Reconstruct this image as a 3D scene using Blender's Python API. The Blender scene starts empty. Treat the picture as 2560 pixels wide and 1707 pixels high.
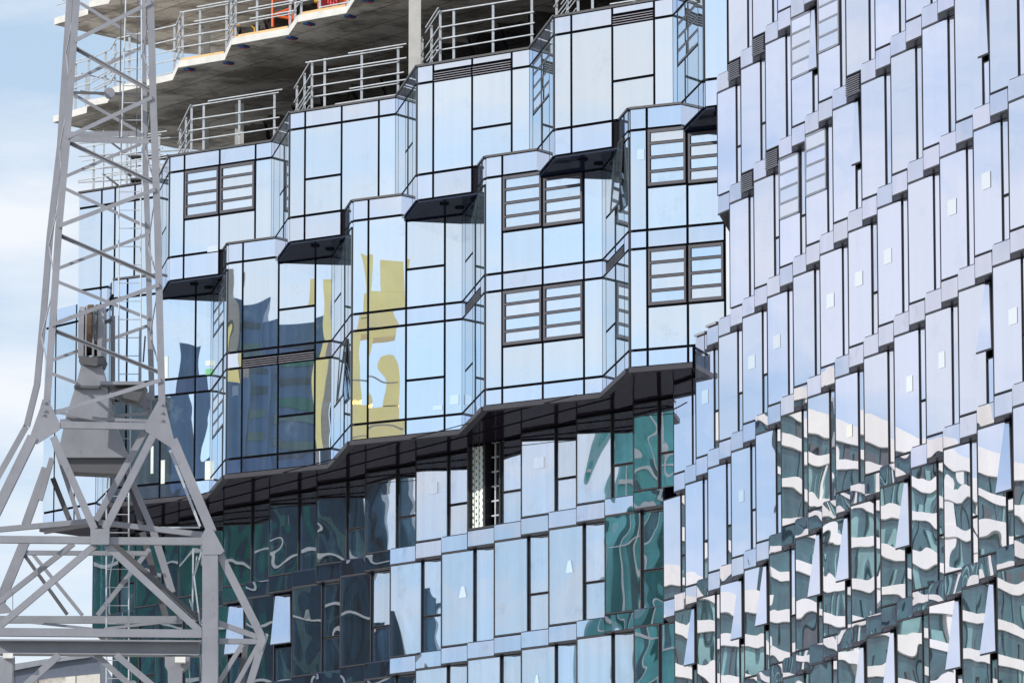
import bpy, bmesh, math, random
from mathutils import Vector, Matrix, noise as mnoise
random.seed(7)
C = bpy.context.scene
col = C.collection
# ------------------------------------------------------------ camera, sky, sun, exposure
F = 14500.0; YH = 3300.0; PIT = math.atan((YH-853.5)/F); CAMZ = 1.7; H = 3.2
cam = bpy.data.cameras.new('camera'); co = bpy.data.objects.new('camera', cam); col.objects.link(co)
cam.sensor_width = 36; cam.lens = F/2560*36; cam.clip_start = 1; cam.clip_end = 6000
co.location = (0,0,CAMZ); co.rotation_euler = (math.pi/2+PIT, 0, 0)
C.camera = co
SUN = Vector((-.82,-.42,.50)).normalized()
SKYLOC = (7.7,.3,3.78)
el = math.asin(SUN.z); az = math.atan2(SUN.x, SUN.y)
w = bpy.data.worlds.new('World'); C.world = w; w.use_nodes = True
nt = w.node_tree; N = nt.nodes; L = nt.links
for n in list(N): N.remove(n)
out = N.new('ShaderNodeOutputWorld'); bg = N.new('ShaderNodeBackground'); bg.inputs[1].default_value = 0.15
sky = N.new('ShaderNodeTexSky'); sky.sky_type = 'NISHITA'; sky.sun_disc = False
sky.sun_elevation = el; sky.sun_rotation = az; sky.dust_density = .1; sky.ozone_density = 4.0; sky.altitude = 50
tc = N.new('ShaderNodeTexCoord'); mp = N.new('ShaderNodeMapping'); mp.inputs['Scale'].default_value = (7,7,26); mp.inputs['Location'].default_value = SKYLOC
nz = N.new('ShaderNodeTexNoise'); nz.inputs['Scale'].default_value = 1.0; nz.inputs['Detail'].default_value = 7; nz.inputs['Roughness'].default_value = .55
cr = N.new('ShaderNodeValToRGB'); cr.color_ramp.elements[0].position = .40; cr.color_ramp.elements[0].color = (.16,.16,.16,1)
cr.color_ramp.elements[1].position = .58; cr.color_ramp.elements[1].color = (.97,.97,.97,1)
mx = N.new('ShaderNodeMixRGB'); mx.inputs[2].default_value = (6.1,6.35,6.75,1)
L.new(tc.outputs['Generated'], mp.inputs[0]); L.new(mp.outputs[0], nz.inputs[0]); L.new(nz.outputs[0], cr.inputs[0])
veil = N.new('ShaderNodeMixRGB'); veil.inputs[0].default_value = .5; veil.inputs[2].default_value = (3.9,5.15,6.25,1); L.new(sky.outputs[0], veil.inputs[1])
L.new(cr.outputs[0], mx.inputs[0]); L.new(veil.outputs[0], mx.inputs[1]); L.new(mx.outputs[0], bg.inputs[0]); L.new(bg.outputs[0], out.inputs[0])
sl = bpy.data.lights.new('sun','SUN'); sl.energy = 4.2; sl.angle = math.radians(.5); sl.color = (1,.95,.87)
so = bpy.data.objects.new('sun', sl); so.rotation_euler = (-SUN).to_track_quat('-Z','Y').to_euler(); so.location = (0,-20,60); col.objects.link(so)
C.view_settings.view_transform = 'Standard'; C.view_settings.look = 'None'; C.view_settings.exposure = 0.0; C.view_settings.gamma = 1
C.render.engine = 'CYCLES'; C.cycles.max_bounces = 8; C.cycles.glossy_bounces = 5; C.cycles.transparent_max_bounces = 12; C.cycles.use_denoising = True

# ------------------------------------------------------------ measuring
def UT(x, y):
    X = x-1280; Y = 853.5-y
    fw = F*math.cos(PIT)-Y*math.sin(PIT); up = F*math.sin(PIT)+Y*math.cos(PIT)
    return X/fw, up/fw
def at(x, y, Y):
    u, e = UT(x, y); return Vector((u*Y, Y, CAMZ+e*Y))
def ZL(l): return CAMZ+l*H

# ------------------------------------------------------------ materials
def M(name):
    m = bpy.data.materials.new(name); m.use_nodes = True; return m, m.node_tree.nodes, m.node_tree.links
def plain(name, c, rough=.6, metal=0., var=.12, scale=3., bump=0., spec=.5, stretch=(1,1,1)):
    m, N, L = M(name); b = N['Principled BSDF']
    tc = N.new('ShaderNodeTexCoord'); mp = N.new('ShaderNodeMapping'); mp.inputs['Scale'].default_value = stretch
    nz = N.new('ShaderNodeTexNoise'); nz.inputs['Scale'].default_value = scale; nz.inputs['Detail'].default_value = 6; nz.inputs['Roughness'].default_value = .65
    cr = N.new('ShaderNodeValToRGB'); e = cr.color_ramp.elements
    e[0].position = .3; e[1].position = .72
    e[0].color = tuple(v*(1-var) for v in c)+(1,); e[1].color = tuple(min(1,v*(1+var)) for v in c)+(1,)
    L.new(tc.outputs['Object'], mp.inputs[0]); L.new(mp.outputs[0], nz.inputs[0]); L.new(nz.outputs[0], cr.inputs[0]); L.new(cr.outputs[0], b.inputs['Base Color'])
    b.inputs['Roughness'].default_value = rough; b.inputs['Metallic'].default_value = metal; b.inputs['Specular IOR Level'].default_value = spec
    if bump:
        bp = N.new('ShaderNodeBump'); bp.inputs['Distance'].default_value = bump; bp.inputs['Strength'].default_value = .6
        L.new(nz.outputs[0], bp.inputs['Height']); L.new(bp.outputs[0], b.inputs['Normal'])
    return m
def glass(name, tint, inner, fac=.84, see=False, wob=.0008, rough=.004, streak=.05, freq=.42):
    m, N, L = M(name); N.remove(N['Principled BSDF']); o = N['Material Output']
    tc = N.new('ShaderNodeTexCoord'); oi = N.new('ShaderNodeObjectInfo')
    ml = N.new('ShaderNodeMath'); ml.operation = 'MULTIPLY'; ml.inputs[1].default_value = 70
    L.new(oi.outputs['Random'], ml.inputs[0])
    va = N.new('ShaderNodeVectorMath'); va.operation = 'ADD'; L.new(tc.outputs['Object'], va.inputs[0]); L.new(ml.outputs[0], va.inputs[1])
    n1 = N.new('ShaderNodeTexNoise'); n1.inputs['Scale'].default_value = freq; n1.inputs['Detail'].default_value = 1.2; n1.inputs['Roughness'].default_value = .4
    n1.inputs['Distortion'].default_value = .6
    L.new(va.outputs[0], n1.inputs[0])
    bp = N.new('ShaderNodeBump'); bp.inputs['Strength'].default_value = 1; bp.inputs['Distance'].default_value = wob*4
    L.new(n1.outputs[0], bp.inputs['Height'])
    # vertical streaks of blinds and dust
    mp = N.new('ShaderNodeMapping'); mp.inputs['Scale'].default_value = (5,2.2,.12); L.new(va.outputs[0], mp.inputs[0])
    n2 = N.new('ShaderNodeTexNoise'); n2.inputs['Scale'].default_value = 1; n2.inputs['Detail'].default_value = 4; L.new(mp.outputs[0], n2.inputs[0])
    mr = N.new('ShaderNodeMapRange'); mr.inputs['From Min'].default_value = .3; mr.inputs['From Max'].default_value = .7
    mr.inputs['To Min'].default_value = fac-streak; mr.inputs['To Max'].default_value = fac+streak; L.new(n2.outputs[0], mr.inputs[0])
    # per pane variation of the coating
    hv = N.new('ShaderNodeHueSaturation'); hv.inputs['Color'].default_value = (*tint,1)
    r2 = N.new('ShaderNodeMapRange'); r2.inputs['To Min'].default_value = .93; r2.inputs['To Max'].default_value = 1.05; L.new(oi.outputs['Random'], r2.inputs[0]); L.new(r2.outputs[0], hv.inputs['Value'])
    r3 = N.new('ShaderNodeMapRange'); r3.inputs['To Min'].default_value = .75; r3.inputs['To Max'].default_value = 1.2; L.new(oi.outputs['Random'], r3.inputs[0]); L.new(r3.outputs[0], hv.inputs['Saturation'])
    n3 = N.new('ShaderNodeTexNoise'); n3.inputs['Scale'].default_value = 1.1; n3.inputs['Detail'].default_value = 9; n3.inputs['Roughness'].default_value = .72; L.new(va.outputs[0], n3.inputs[0])
    m3 = N.new('ShaderNodeMapRange'); m3.inputs['From Min'].default_value = .57; m3.inputs['From Max'].default_value = .74; m3.inputs['To Min'].default_value = 1; m3.inputs['To Max'].default_value = .72; L.new(n3.outputs[0], m3.inputs[0])
    m4 = N.new('ShaderNodeMath'); m4.operation = 'MULTIPLY'; L.new(mr.outputs[0], m4.inputs[0]); L.new(m3.outputs[0], m4.inputs[1]); mr = m4
    g = N.new('ShaderNodeBsdfGlossy'); g.inputs['Roughness'].default_value = rough; L.new(hv.outputs[0], g.inputs['Color']); L.new(bp.outputs[0], g.inputs['Normal'])
    if see:
        d = N.new('ShaderNodeBsdfTransparent'); d.inputs[0].default_value = (*inner,1)
    else:
        d = N.new('ShaderNodeBsdfDiffuse'); d.inputs[0].default_value = (*inner,1)
    mx = N.new('ShaderNodeMixShader'); L.new(mr.outputs[0], mx.inputs[0]); L.new(d.outputs[0], mx.inputs[1]); L.new(g.outputs[0], mx.inputs[2]); L.new(mx.outputs[0], o.inputs[0])
    return m
MT = {}
MT['frame'] = plain('dark_bronze_frame', (.030,.030,.036), .45, .2)
MT['backing'] = plain('black_backing', (.012,.012,.016), .7)
MT['mull'] = plain('grey_mullion', (.16,.16,.19), .4, .5)
MT['glassA'] = glass('silver_blue_glass', (.82,.87,.92), (.22,.30,.36), .90, freq=.30)
MT['spanA'] = glass('silver_lilac_spandrel', (.79,.83,.91), (.2,.25,.35), .88)
MT['glassB'] = glass('lilac_coated_glass', (.81,.83,.955), (.25,.30,.38), .92, wob=.0012)
MT['spanB'] = glass('lilac_spandrel_glass', (.78,.79,.90), (.10,.11,.2), .88, wob=.0030)
MT['glassW'] = glass('teal_vision_glass', (.89,.90,.965), (.66,.86,.95), .68, see=True, wob=.0018)
MT['spanW'] = glass('blue_grey_spandrel', (.66,.71,.82), (.02,.03,.05), .86, wob=.003)
MT['green'] = glass('green_vision_glass', (.45,.85,.82), (.10,.42,.38), .70, see=True, wob=.006)
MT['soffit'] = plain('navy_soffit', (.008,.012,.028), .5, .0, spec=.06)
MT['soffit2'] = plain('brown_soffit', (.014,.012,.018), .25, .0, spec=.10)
MT['lframe'] = plain('pale_vent_frame', (.22,.23,.28), .4, .4)
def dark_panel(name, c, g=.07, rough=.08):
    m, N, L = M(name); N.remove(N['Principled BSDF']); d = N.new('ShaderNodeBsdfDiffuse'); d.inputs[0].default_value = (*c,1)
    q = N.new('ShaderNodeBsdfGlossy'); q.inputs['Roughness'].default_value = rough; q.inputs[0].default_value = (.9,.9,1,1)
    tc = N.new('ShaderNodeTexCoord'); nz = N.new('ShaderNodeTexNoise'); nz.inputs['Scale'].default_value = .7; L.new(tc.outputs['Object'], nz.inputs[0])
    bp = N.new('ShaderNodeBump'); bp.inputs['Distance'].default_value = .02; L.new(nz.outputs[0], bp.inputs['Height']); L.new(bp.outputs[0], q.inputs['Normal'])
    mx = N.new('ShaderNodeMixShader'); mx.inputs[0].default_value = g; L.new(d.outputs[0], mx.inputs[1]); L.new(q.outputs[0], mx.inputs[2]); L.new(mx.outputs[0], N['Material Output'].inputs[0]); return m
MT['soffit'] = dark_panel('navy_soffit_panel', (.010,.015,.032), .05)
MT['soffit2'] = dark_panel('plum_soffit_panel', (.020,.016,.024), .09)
MT['backing'] = dark_panel('black_backing_board', (.012,.012,.016), .0)
MT['alu'] = plain('aluminium_trim', (.42,.42,.45), .35, .7)
MT['concrete'] = plain('site_concrete', (.40,.385,.36), .85, scale=.9, var=.25, bump=.01)
def soffit_concrete():
    m, N, L = M('board_marked_concrete'); b = N['Principled BSDF']; b.inputs['Roughness'].default_value = .85
    tc = N.new('ShaderNodeTexCoord'); mp = N.new('ShaderNodeMapping'); mp.inputs['Rotation'].default_value = (0,0,.95); L.new(tc.outputs['Object'], mp.inputs[0])
    br = N.new('ShaderNodeTexBrick'); br.inputs['Scale'].default_value = 1; br.inputs['Brick Width'].default_value = 2.4; br.inputs['Row Height'].default_value = 1.2; br.inputs['Mortar Size'].default_value = .02
    br.inputs['Color1'].default_value = (.66,.62,.57,1); br.inputs['Color2'].default_value = (.52,.49,.45,1); br.inputs['Mortar'].default_value = (.12,.11,.10,1); L.new(mp.outputs[0], br.inputs[0])
    nz = N.new('ShaderNodeTexNoise'); nz.inputs['Scale'].default_value = .55; nz.inputs['Detail'].default_value = 8; nz.inputs['Roughness'].default_value = .7; L.new(tc.outputs['Object'], nz.inputs[0])
    cr = N.new('ShaderNodeValToRGB'); cr.color_ramp.elements[0].position = .42; cr.color_ramp.elements[0].color = (.5,.48,.45,1); cr.color_ramp.elements[1].position = .56; cr.color_ramp.elements[1].color = (1.25,1.25,1.25,1); L.new(nz.outputs[0], cr.inputs[0])
    mx = N.new('ShaderNodeMixRGB'); mx.blend_type = 'MULTIPLY'; mx.inputs[0].default_value = 1; L.new(br.outputs[0], mx.inputs[1]); L.new(cr.outputs[0], mx.inputs[2]); L.new(mx.outputs[0], b.inputs['Base Color'])
    return m
MT['concrete'] = soffit_concrete()
MT['fascia'] = plain('slab_edge_concrete', (.55,.54,.52), .85, scale=2.2, var=.12)
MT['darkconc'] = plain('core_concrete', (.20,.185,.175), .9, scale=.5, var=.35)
def crane_paint():
    m = plain('grey_crane_paint', (.27,.275,.31), .5, scale=1.4, var=.14, spec=.4); N = m.node_tree.nodes; L = m.node_tree.links; b = N['Principled BSDF']
    src = b.inputs['Base Color'].links[0].from_socket
    tc = N.new('ShaderNodeTexCoord'); mp = N.new('ShaderNodeMapping'); mp.inputs['Scale'].default_value = (9,9,2.2); L.new(tc.outputs['Object'], mp.inputs[0])
    nz = N.new('ShaderNodeTexNoise'); nz.inputs['Scale'].default_value = 1.3; nz.inputs['Detail'].default_value = 8; nz.inputs['Roughness'].default_value = .75; L.new(mp.outputs[0], nz.inputs[0])
    cr = N.new('ShaderNodeValToRGB'); cr.color_ramp.elements[0].position = .60; cr.color_ramp.elements[0].color = (0,0,0,1); cr.color_ramp.elements[1].position = .72; cr.color_ramp.elements[1].color = (.75,.75,.75,1); L.new(nz.outputs[0], cr.inputs[0])
    mx = N.new('ShaderNodeMixRGB'); mx.inputs[2].default_value = (.13,.095,.07,1); L.new(cr.outputs[0], mx.inputs[0]); L.new(src, mx.inputs[1]); L.new(mx.outputs[0], b.inputs['Base Color'])
    return m
MT['steel'] = crane_paint()
MT['steeld'] = plain('dark_crane_steel', (.10,.10,.11), .6, scale=2)
MT['galv'] = plain('galvanised_tube', (.50,.53,.57), .5, .2, scale=6, var=.2)
MT['timber'] = plain('pale_timber', (.62,.40,.20), .8, scale=5, var=.25, stretch=(1,1,8))
MT['orange'] = plain('orange_paint', (.80,.14,.03), .5)
MT['yellow'] = plain('yellow_paint', (.75,.42,.05), .5)
MT['blue'] = plain('blue_clamp', (.02,.10,.30), .5)
MT['red'] = plain('red_paint', (.6,.04,.05), .5)
MT['net'] = plain('black_netting', (.03,.03,.035), .9, var=.5, scale=2)
MT['curtain'] = plain('grey_green_curtain', (.74,.80,.82), .9, var=.2, scale=7, stretch=(3,3,1))
MT['curtainp'] = plain('white_curtain', (.72,.78,.74), .9, var=.1)
MT['white'] = plain('white_paint', (.78,.77,.74), .7)
MT['cream'] = plain('cream_band', (.84,.79,.71), .7, scale=.05)
MT['sheetB'] = glass('pale_pane_film', (.97,1.0,1.0), (.45,.50,.55), .85, streak=.0)  # for labels, and for reflections and lit lamp shades painted on panes
MT['sheet'] = plain('pale_sticker', (.50,.56,.64), .6)
MT['rust'] = plain('rusty_rope', (.10,.06,.035), .8)

# ------------------------------------------------------------ mesh helpers
class MB:
    def __init__(s): s.v = []; s.f = []; s.m = []
    def add(s, vs, fs, mi=0):
        o = len(s.v); s.v += [tuple(v) for v in vs]; s.f += [tuple(i+o for i in f) for f in fs]; s.m += [mi]*len(fs)
    def hexa(s, p, mi=0):   # 8 corners: bottom ring 0-3, top ring 4-7
        s.add(p, [(0,3,2,1),(4,5,6,7),(0,1,5,4),(1,2,6,5),(2,3,7,6),(3,0,4,7)], mi)
    def box(s, a, b, mi=0):
        x0,y0,z0 = a; x1,y1,z1 = b
        s.hexa([(x0,y0,z0),(x1,y0,z0),(x1,y1,z0),(x0,y1,z0),(x0,y0,z1),(x1,y0,z1),(x1,y1,z1),(x0,y1,z1)], mi)
    def face(s, S, d, n, s0, s1, z0, z1, o0, o1, mi=0, jit=0.):
        P = lambda a, o, z: (S[0]+d[0]*a+n[0]*o, S[1]+d[1]*a+n[1]*o, z)
        j = [random.uniform(-jit,jit) for _ in range(3)]; j.append(j[1]+j[2]-j[0])
        s.hexa([P(s0,o1+j[0],z0),P(s1,o1+j[1],z0),P(s1,o0,z0),P(s0,o0,z0),P(s0,o1+j[2],z1),P(s1,o1+j[3],z1),P(s1,o0,z1),P(s0,o0,z1)], mi)
    def bar(s, p, q, a, wa, b, wb, mi=0):   # bar p-q, widths wa along a, wb along b
        p = Vector(p); q = Vector(q); a = Vector(a)*wa/2; b = Vector(b)*wb/2
        s.hexa([p-a-b,p+a-b,p+a+b,p-a+b,q-a-b,q+a-b,q+a+b,q-a+b], mi)
    def tube(s, p, q, r, n=6, mi=0):
        p = Vector(p); q = Vector(q); d = (q-p).normalized(); a = d.orthogonal().normalized(); b = d.cross(a)
        vs = [c+(a*math.cos(2*math.pi*i/n)+b*math.sin(2*math.pi*i/n))*r for c in (p,q) for i in range(n)]
        s.add(vs, [(i,(i+1)%n,n+(i+1)%n,n+i) for i in range(n)]+[tuple(range(n-1,-1,-1)), tuple(range(n,2*n))], mi)
    def prism(s, poly, z0, z1, mi=0):
        n = len(poly); vs = [(x,y,z0) for x,y in poly]+[(x,y,z1) for x,y in poly]
        s.add(vs, [(i,(i+1)%n,n+(i+1)%n,n+i) for i in range(n)]+[tuple(range(n-1,-1,-1)), tuple(range(n,2*n))], mi)
    def extrude(s, pts, dv, mi=0):
        n = len(pts); dv = Vector(dv); vs = [Vector(p) for p in pts]+[Vector(p)+dv for p in pts]
        s.add(vs, [(i,(i+1)%n,n+(i+1)%n,n+i) for i in range(n)]+[tuple(range(n-1,-1,-1)), tuple(range(n,2*n))], mi)
    def build(s, name, mats, parent=None, label=None):
        me = bpy.data.meshes.new(name)
        org = base_of(parent) if parent is not None else Vector((0,0,0))
        if parent is None and s.v:
            xs = [v[0] for v in s.v]; ys = [v[1] for v in s.v]; zs = [v[2] for v in s.v]
            org = Vector(((min(xs)+max(xs))/2,(min(ys)+max(ys))/2,min(zs)))
        me.from_pydata([(v[0]-org.x,v[1]-org.y,v[2]-org.z) for v in s.v], [], s.f)
        bm = bmesh.new(); bm.from_mesh(me); bmesh.ops.recalc_face_normals(bm, faces=bm.faces); bm.to_mesh(me); bm.free()
        for m in (mats if isinstance(mats,(list,tuple)) else [mats]): me.materials.append(MT[m])
        for p, mi in zip(me.polygons, s.m): p.material_index = mi
        o = bpy.data.objects.new(name, me); col.objects.link(o)
        if parent is not None: o.parent = parent
        else: o.location = org
        if label: o['label'] = label
        return o
BASES = {}
def base_of(o):
    return BASES[o.name] if o.name in BASES else (base_of(o.parent) if o.parent else Vector(o.location))
def thing(name, label, cat, loc, group=None):
    o = bpy.data.objects.new(name, None); col.objects.link(o); o.location = loc; BASES[o.name] = Vector(loc)
    o['label'] = label; o['category'] = cat
    if group: o['group'] = group
    return o
def tag(o, label=None, cat=None, group=None, kind=None):
    for k, v in (('label',label),('category',cat),('group',group),('kind',kind)):
        if v: o[k] = v
    return o
def nrm(d): return (d[1], -d[0])            # outward normal of a wall that runs left to right
def unit(a, b):
    dx, dy = b[0]-a[0], b[1]-a[1]; l = math.hypot(dx,dy); return (dx/l, dy/l), l
def isect(p, d, q, e):
    den = d[0]*e[1]-d[1]*e[0]; t = ((q[0]-p[0])*e[1]-(q[1]-p[1])*e[0])/den
    return (p[0]+d[0]*t, p[1]+d[1]*t)

# ------------------------------------------------------------ ground
MT['yard'] = plain('pale_yard_paving', (.30,.29,.27), .9, scale=.05)
g = MB(); g.box((-2500,-2500,-.5),(2500,3000,0)); tag(g.build('ground','yard'), kind='structure', label='paved yard below the towers')

# ============================================================ TOWER WITH STAGGERED GLASS BAYS
LP = [(-14.85,182.3),(-12.97,179.9),(-12.3,176.7),(-9.13,174.65),(-8.46,170.65),(-5.25,168.4),(-4.55,163.9),(-1.35,161.8),(-.7,157.55),(2.52,155.22),(3.15,151.06),(5.62,149.79)]
LPC = LP[:-1]+[(4.80,150.21)]
UP = [(-13.56,178.7),(-10.96,176.7),(-10.36,172.9),(-7.14,170.55),(-6.47,166.5),(-3.3,164.2),(-2.64,160.1),(.55,157.7),(1.18,153.8),(4.36,151.35),(5.03,147.42),(5.64,147.02)]
LV = dict(Lb=7.738, F2=7.883, t2=8.235, s1=8.73, F1=8.883, t1=9.23, s0=9.733, F0=9.918, Ub=9.689, tu=10.245, us=10.735, Ut=10.892)
tower = thing('bay_tower', 'blue glass tower with staggered zigzag bays, bare concrete floors above', 'tower', (-4,172,ZL(7.7)))
BACK = [(26,182),(-8,190)]
G = .038
def pane(parent, S, d, n, s0, s1, z0, z1, mat='glassA', name='glass_pane', o=(.015,.07), jit=.0006):
    b = MB(); b.face(S,d,n,s0+G,s1-G,z0+G,z1-G,o[0],o[1],0,jit); return b.build(name, mat, parent)
def louvre(parent, S, d, n, s0, s1, z0, z1, k=4):
    b = MB(); h = (z1-z0)/k
    for i in range(k):
        b.face(S,d,n,s0+.03,s1-.03,z0+h*i+.01,z0+h*i+h*.42,.01,.09)
    o = b.build('louvre_grille','mull',parent); return o
def louvre_window(parent, S, d, n, s0, s1, z0, z1, k=4, mat='glassA'):
    pr = .10 if abs(d[0]) > .5 else .06
    b = MB(); h = (z1-z0-.06)/k; e = .05
    b.face(S,d,n,s0+.04,s0+e+.05,z0+.03,z1-.03,.01,pr); b.face(S,d,n,s1-e-.05,s1-.04,z0+.03,z1-.03,.01,pr)
    for i in range(k+1):
        t = .085 if i in (0,k) else .06
        zc = min(max(z0+.03+h*i, z0+.03+t/2), z1-.03-t/2)
        b.face(S,d,n,s0+e+.052,s1-e-.052,zc-t/2,zc+t/2,.01,pr)
    w_ = b.build('louvre_window','mull2',parent)
    for i in range(k):
        c = MB(); c.face(S,d,n,s0+e+.055,s1-e-.055,z0+.03+h*i+.055,z0+.03+h*(i+1)-.04,.015,.06,0,.004); c.build('glass_pane',mat,w_)
    return w_
MT['mull2'] = plain('grey_window_frame', (.06,.06,.078), .5, .0, spec=.3)
def rows_for(parent, S, d, n, cols, c0, c1, rows, feats):
    """rows: list of (z0,z1,kind); feats: dict (rowindex,colindex)->feature"""
    for ri, (za, zb, kind) in enumerate(rows):
        for ci in range(c0, c1):
            f = feats.get((ri,ci)) or feats.get((ri,'*')); s0, s1 = cols[ci], cols[ci+1]
            if f == 'win':
                zm = za+(zb-za)*.42 if kind != 'top' else za
                pane(parent,S,d,n,s0,s1,za,zm); louvre_window(parent,S,d,n,s0,s1,zm,zb)
            elif f == 'tr':
                zm = za+(zb-za)*.41
                pane(parent,S,d,n,s0,s1,za,zm); pane(parent,S,d,n,s0,s1,zm,zb)
            elif f == 'vent':
                pane(parent,S,d,n,s0,s1,za+(zb-za)*.55,zb,'spanA','spandrel_panel'); louvre(parent,S,d,n,s0,s1,za,za+(zb-za)*.53)
            elif f == 'skip': pass
            else:
                pane(parent,S,d,n,s0,s1,za,zb,'spanA' if kind == 's' else 'glassA','spandrel_panel' if kind == 's' else 'glass_pane')
def cols_of(l, fr): return [l*f for f in fr]
FRF = (0,.147,.491,.838,1); FRR = (0,.15,.5,.85,1)
z = {k: ZL(v) for k, v in LV.items()}
# intersection points of the two zigzags
IA = []; IB = []
for i in range(5):
    dR,_ = unit(UP[2*i+1],UP[2*i+2]); dL,_ = unit(LP[2*i],LP[2*i+1]) if False else unit(LP[2*i+2],LP[2*i+3])
    IA.append(isect(UP[2*i+1],dR,LP[2*i+2],dL))                      # upper return x lower front (i+1)
for i in range(1,5):
    dU,_ = unit(UP[2*i],UP[2*i+1]); dR,_ = unit(LP[2*i+1],LP[2*i+2])
    IB.append(isect(UP[2*i],dU,LP[2*i+1],dR))                        # upper front i x lower return
# walls behind the glass
b = MB(); b.prism(LPC+[(4.80,182),(-8,190)], z['Lb']+.02, ZL(7.945)); b.build('lower_wall','backing',tower)
b = MB(); b.prism(LP+[(5.55,182),(-8,190)], ZL(7.945)+.002, z['Ub']-.005); b.build('lower_wall','backing',tower)
b = MB(); b.prism(LP+[(5.55,182),(-8,190)], z['Ub']+.03, z['F0']-.02); b.build('parapet_wall','backing',tower)
b = MB(); b.prism([UP[0]]+UP[1:]+[(5.27,180),(-6,186.5),(-13.35,181.5)], z['F0']+.002, z['Ut']-.02); b.build('upper_wall','backing',tower)
# bay undersides (the part of the upper bays that hangs over the lower ones) and lower skirts
for i in range(5):
    a = IA[i]; s_ = UP[2*i+2]
    if i < 4: bb = IB[i]
    else: bb = (5.26,147.25)
    e_ = LP[2*i+3]
    poly = [a, s_, bb, e_]
    b = MB(); b.prism(poly, z['Ub']+.001, z['F0']-.022); b.build('bay_skirt','backing',tower)
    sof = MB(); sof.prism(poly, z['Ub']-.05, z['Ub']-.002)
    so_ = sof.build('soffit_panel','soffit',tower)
    dd,_ = unit(s_, bb); nn = nrm(dd)
    for fx in (.25,.75):
        for fy in (.5,1.2):
            hole = MB()
            cx = s_[0]+(bb[0]-s_[0])*fx-nn[0]*fy; cy = s_[1]+(bb[1]-s_[1])*fx-nn[1]*fy
            pts = [(cx+.13*math.cos(t*math.pi/6), cy+.13*math.sin(t*math.pi/6)) for t in range(12)]
            hole.prism(pts, z['Ub']-.09, z['Ub']-.051); hole.build('downlight','backing',so_)
# --- upper zigzag
frontU = {1:{(1,1):'win',(1,2):'win'}, 2:{(1,1):'tr'}, 3:{(0,1):'vent',(0,2):'vent',(1,2):'tr'}, 4:{(0,2):'vent',(1,2):'tr'}, 0:{}, 5:{}}
for i in range(6):
    S, E_ = UP[2*i], UP[2*i+1]; d, l = unit(S,E_); n = nrm(d)
    fr = FRF if i not in (0,5) else ((0,.30,.47,.72,1) if i == 0 else (0,1))
    cs = cols_of(l, fr)
    rows_for(tower,S,d,n,cs,0,len(cs)-1,[(z['us'],z['Ut'],'s'),(z['F0'],z['us'],'v')],frontU[i])
    if i:
        mid = 2 if i < 5 else 1
        rows_for(tower,S,d,n,cs,0,mid,[(z['Ub'],z['F0'],'s')],{})
    else:
        rows_for(tower,S,d,n,cs,0,2,[(z['Ub'],z['F0'],'s')],{})
    if i < 5:
        S2 = UP[2*i+2]; d, l = unit(E_,S2); n = nrm(d); cs = cols_of(l, FRR)
        ft = {(1,1):'win',(1,2):'win'} if i in (3,4) else {(1,2):'tr'}
        rows_for(tower,E_,d,n,cs,0,4,[(z['us'],z['Ut'],'s'),(z['F0'],z['us'],'v')],ft)
        q_ = math.hypot(IA[i][0]-E_[0], IA[i][1]-E_[1])
        for s0_, s1_ in ((q_,l*.85),(l*.85,l)): pane(tower,E_,d,n,s0_,s1_,z['Ub'],z['F0'],'spanA','spandrel_panel')
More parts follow.
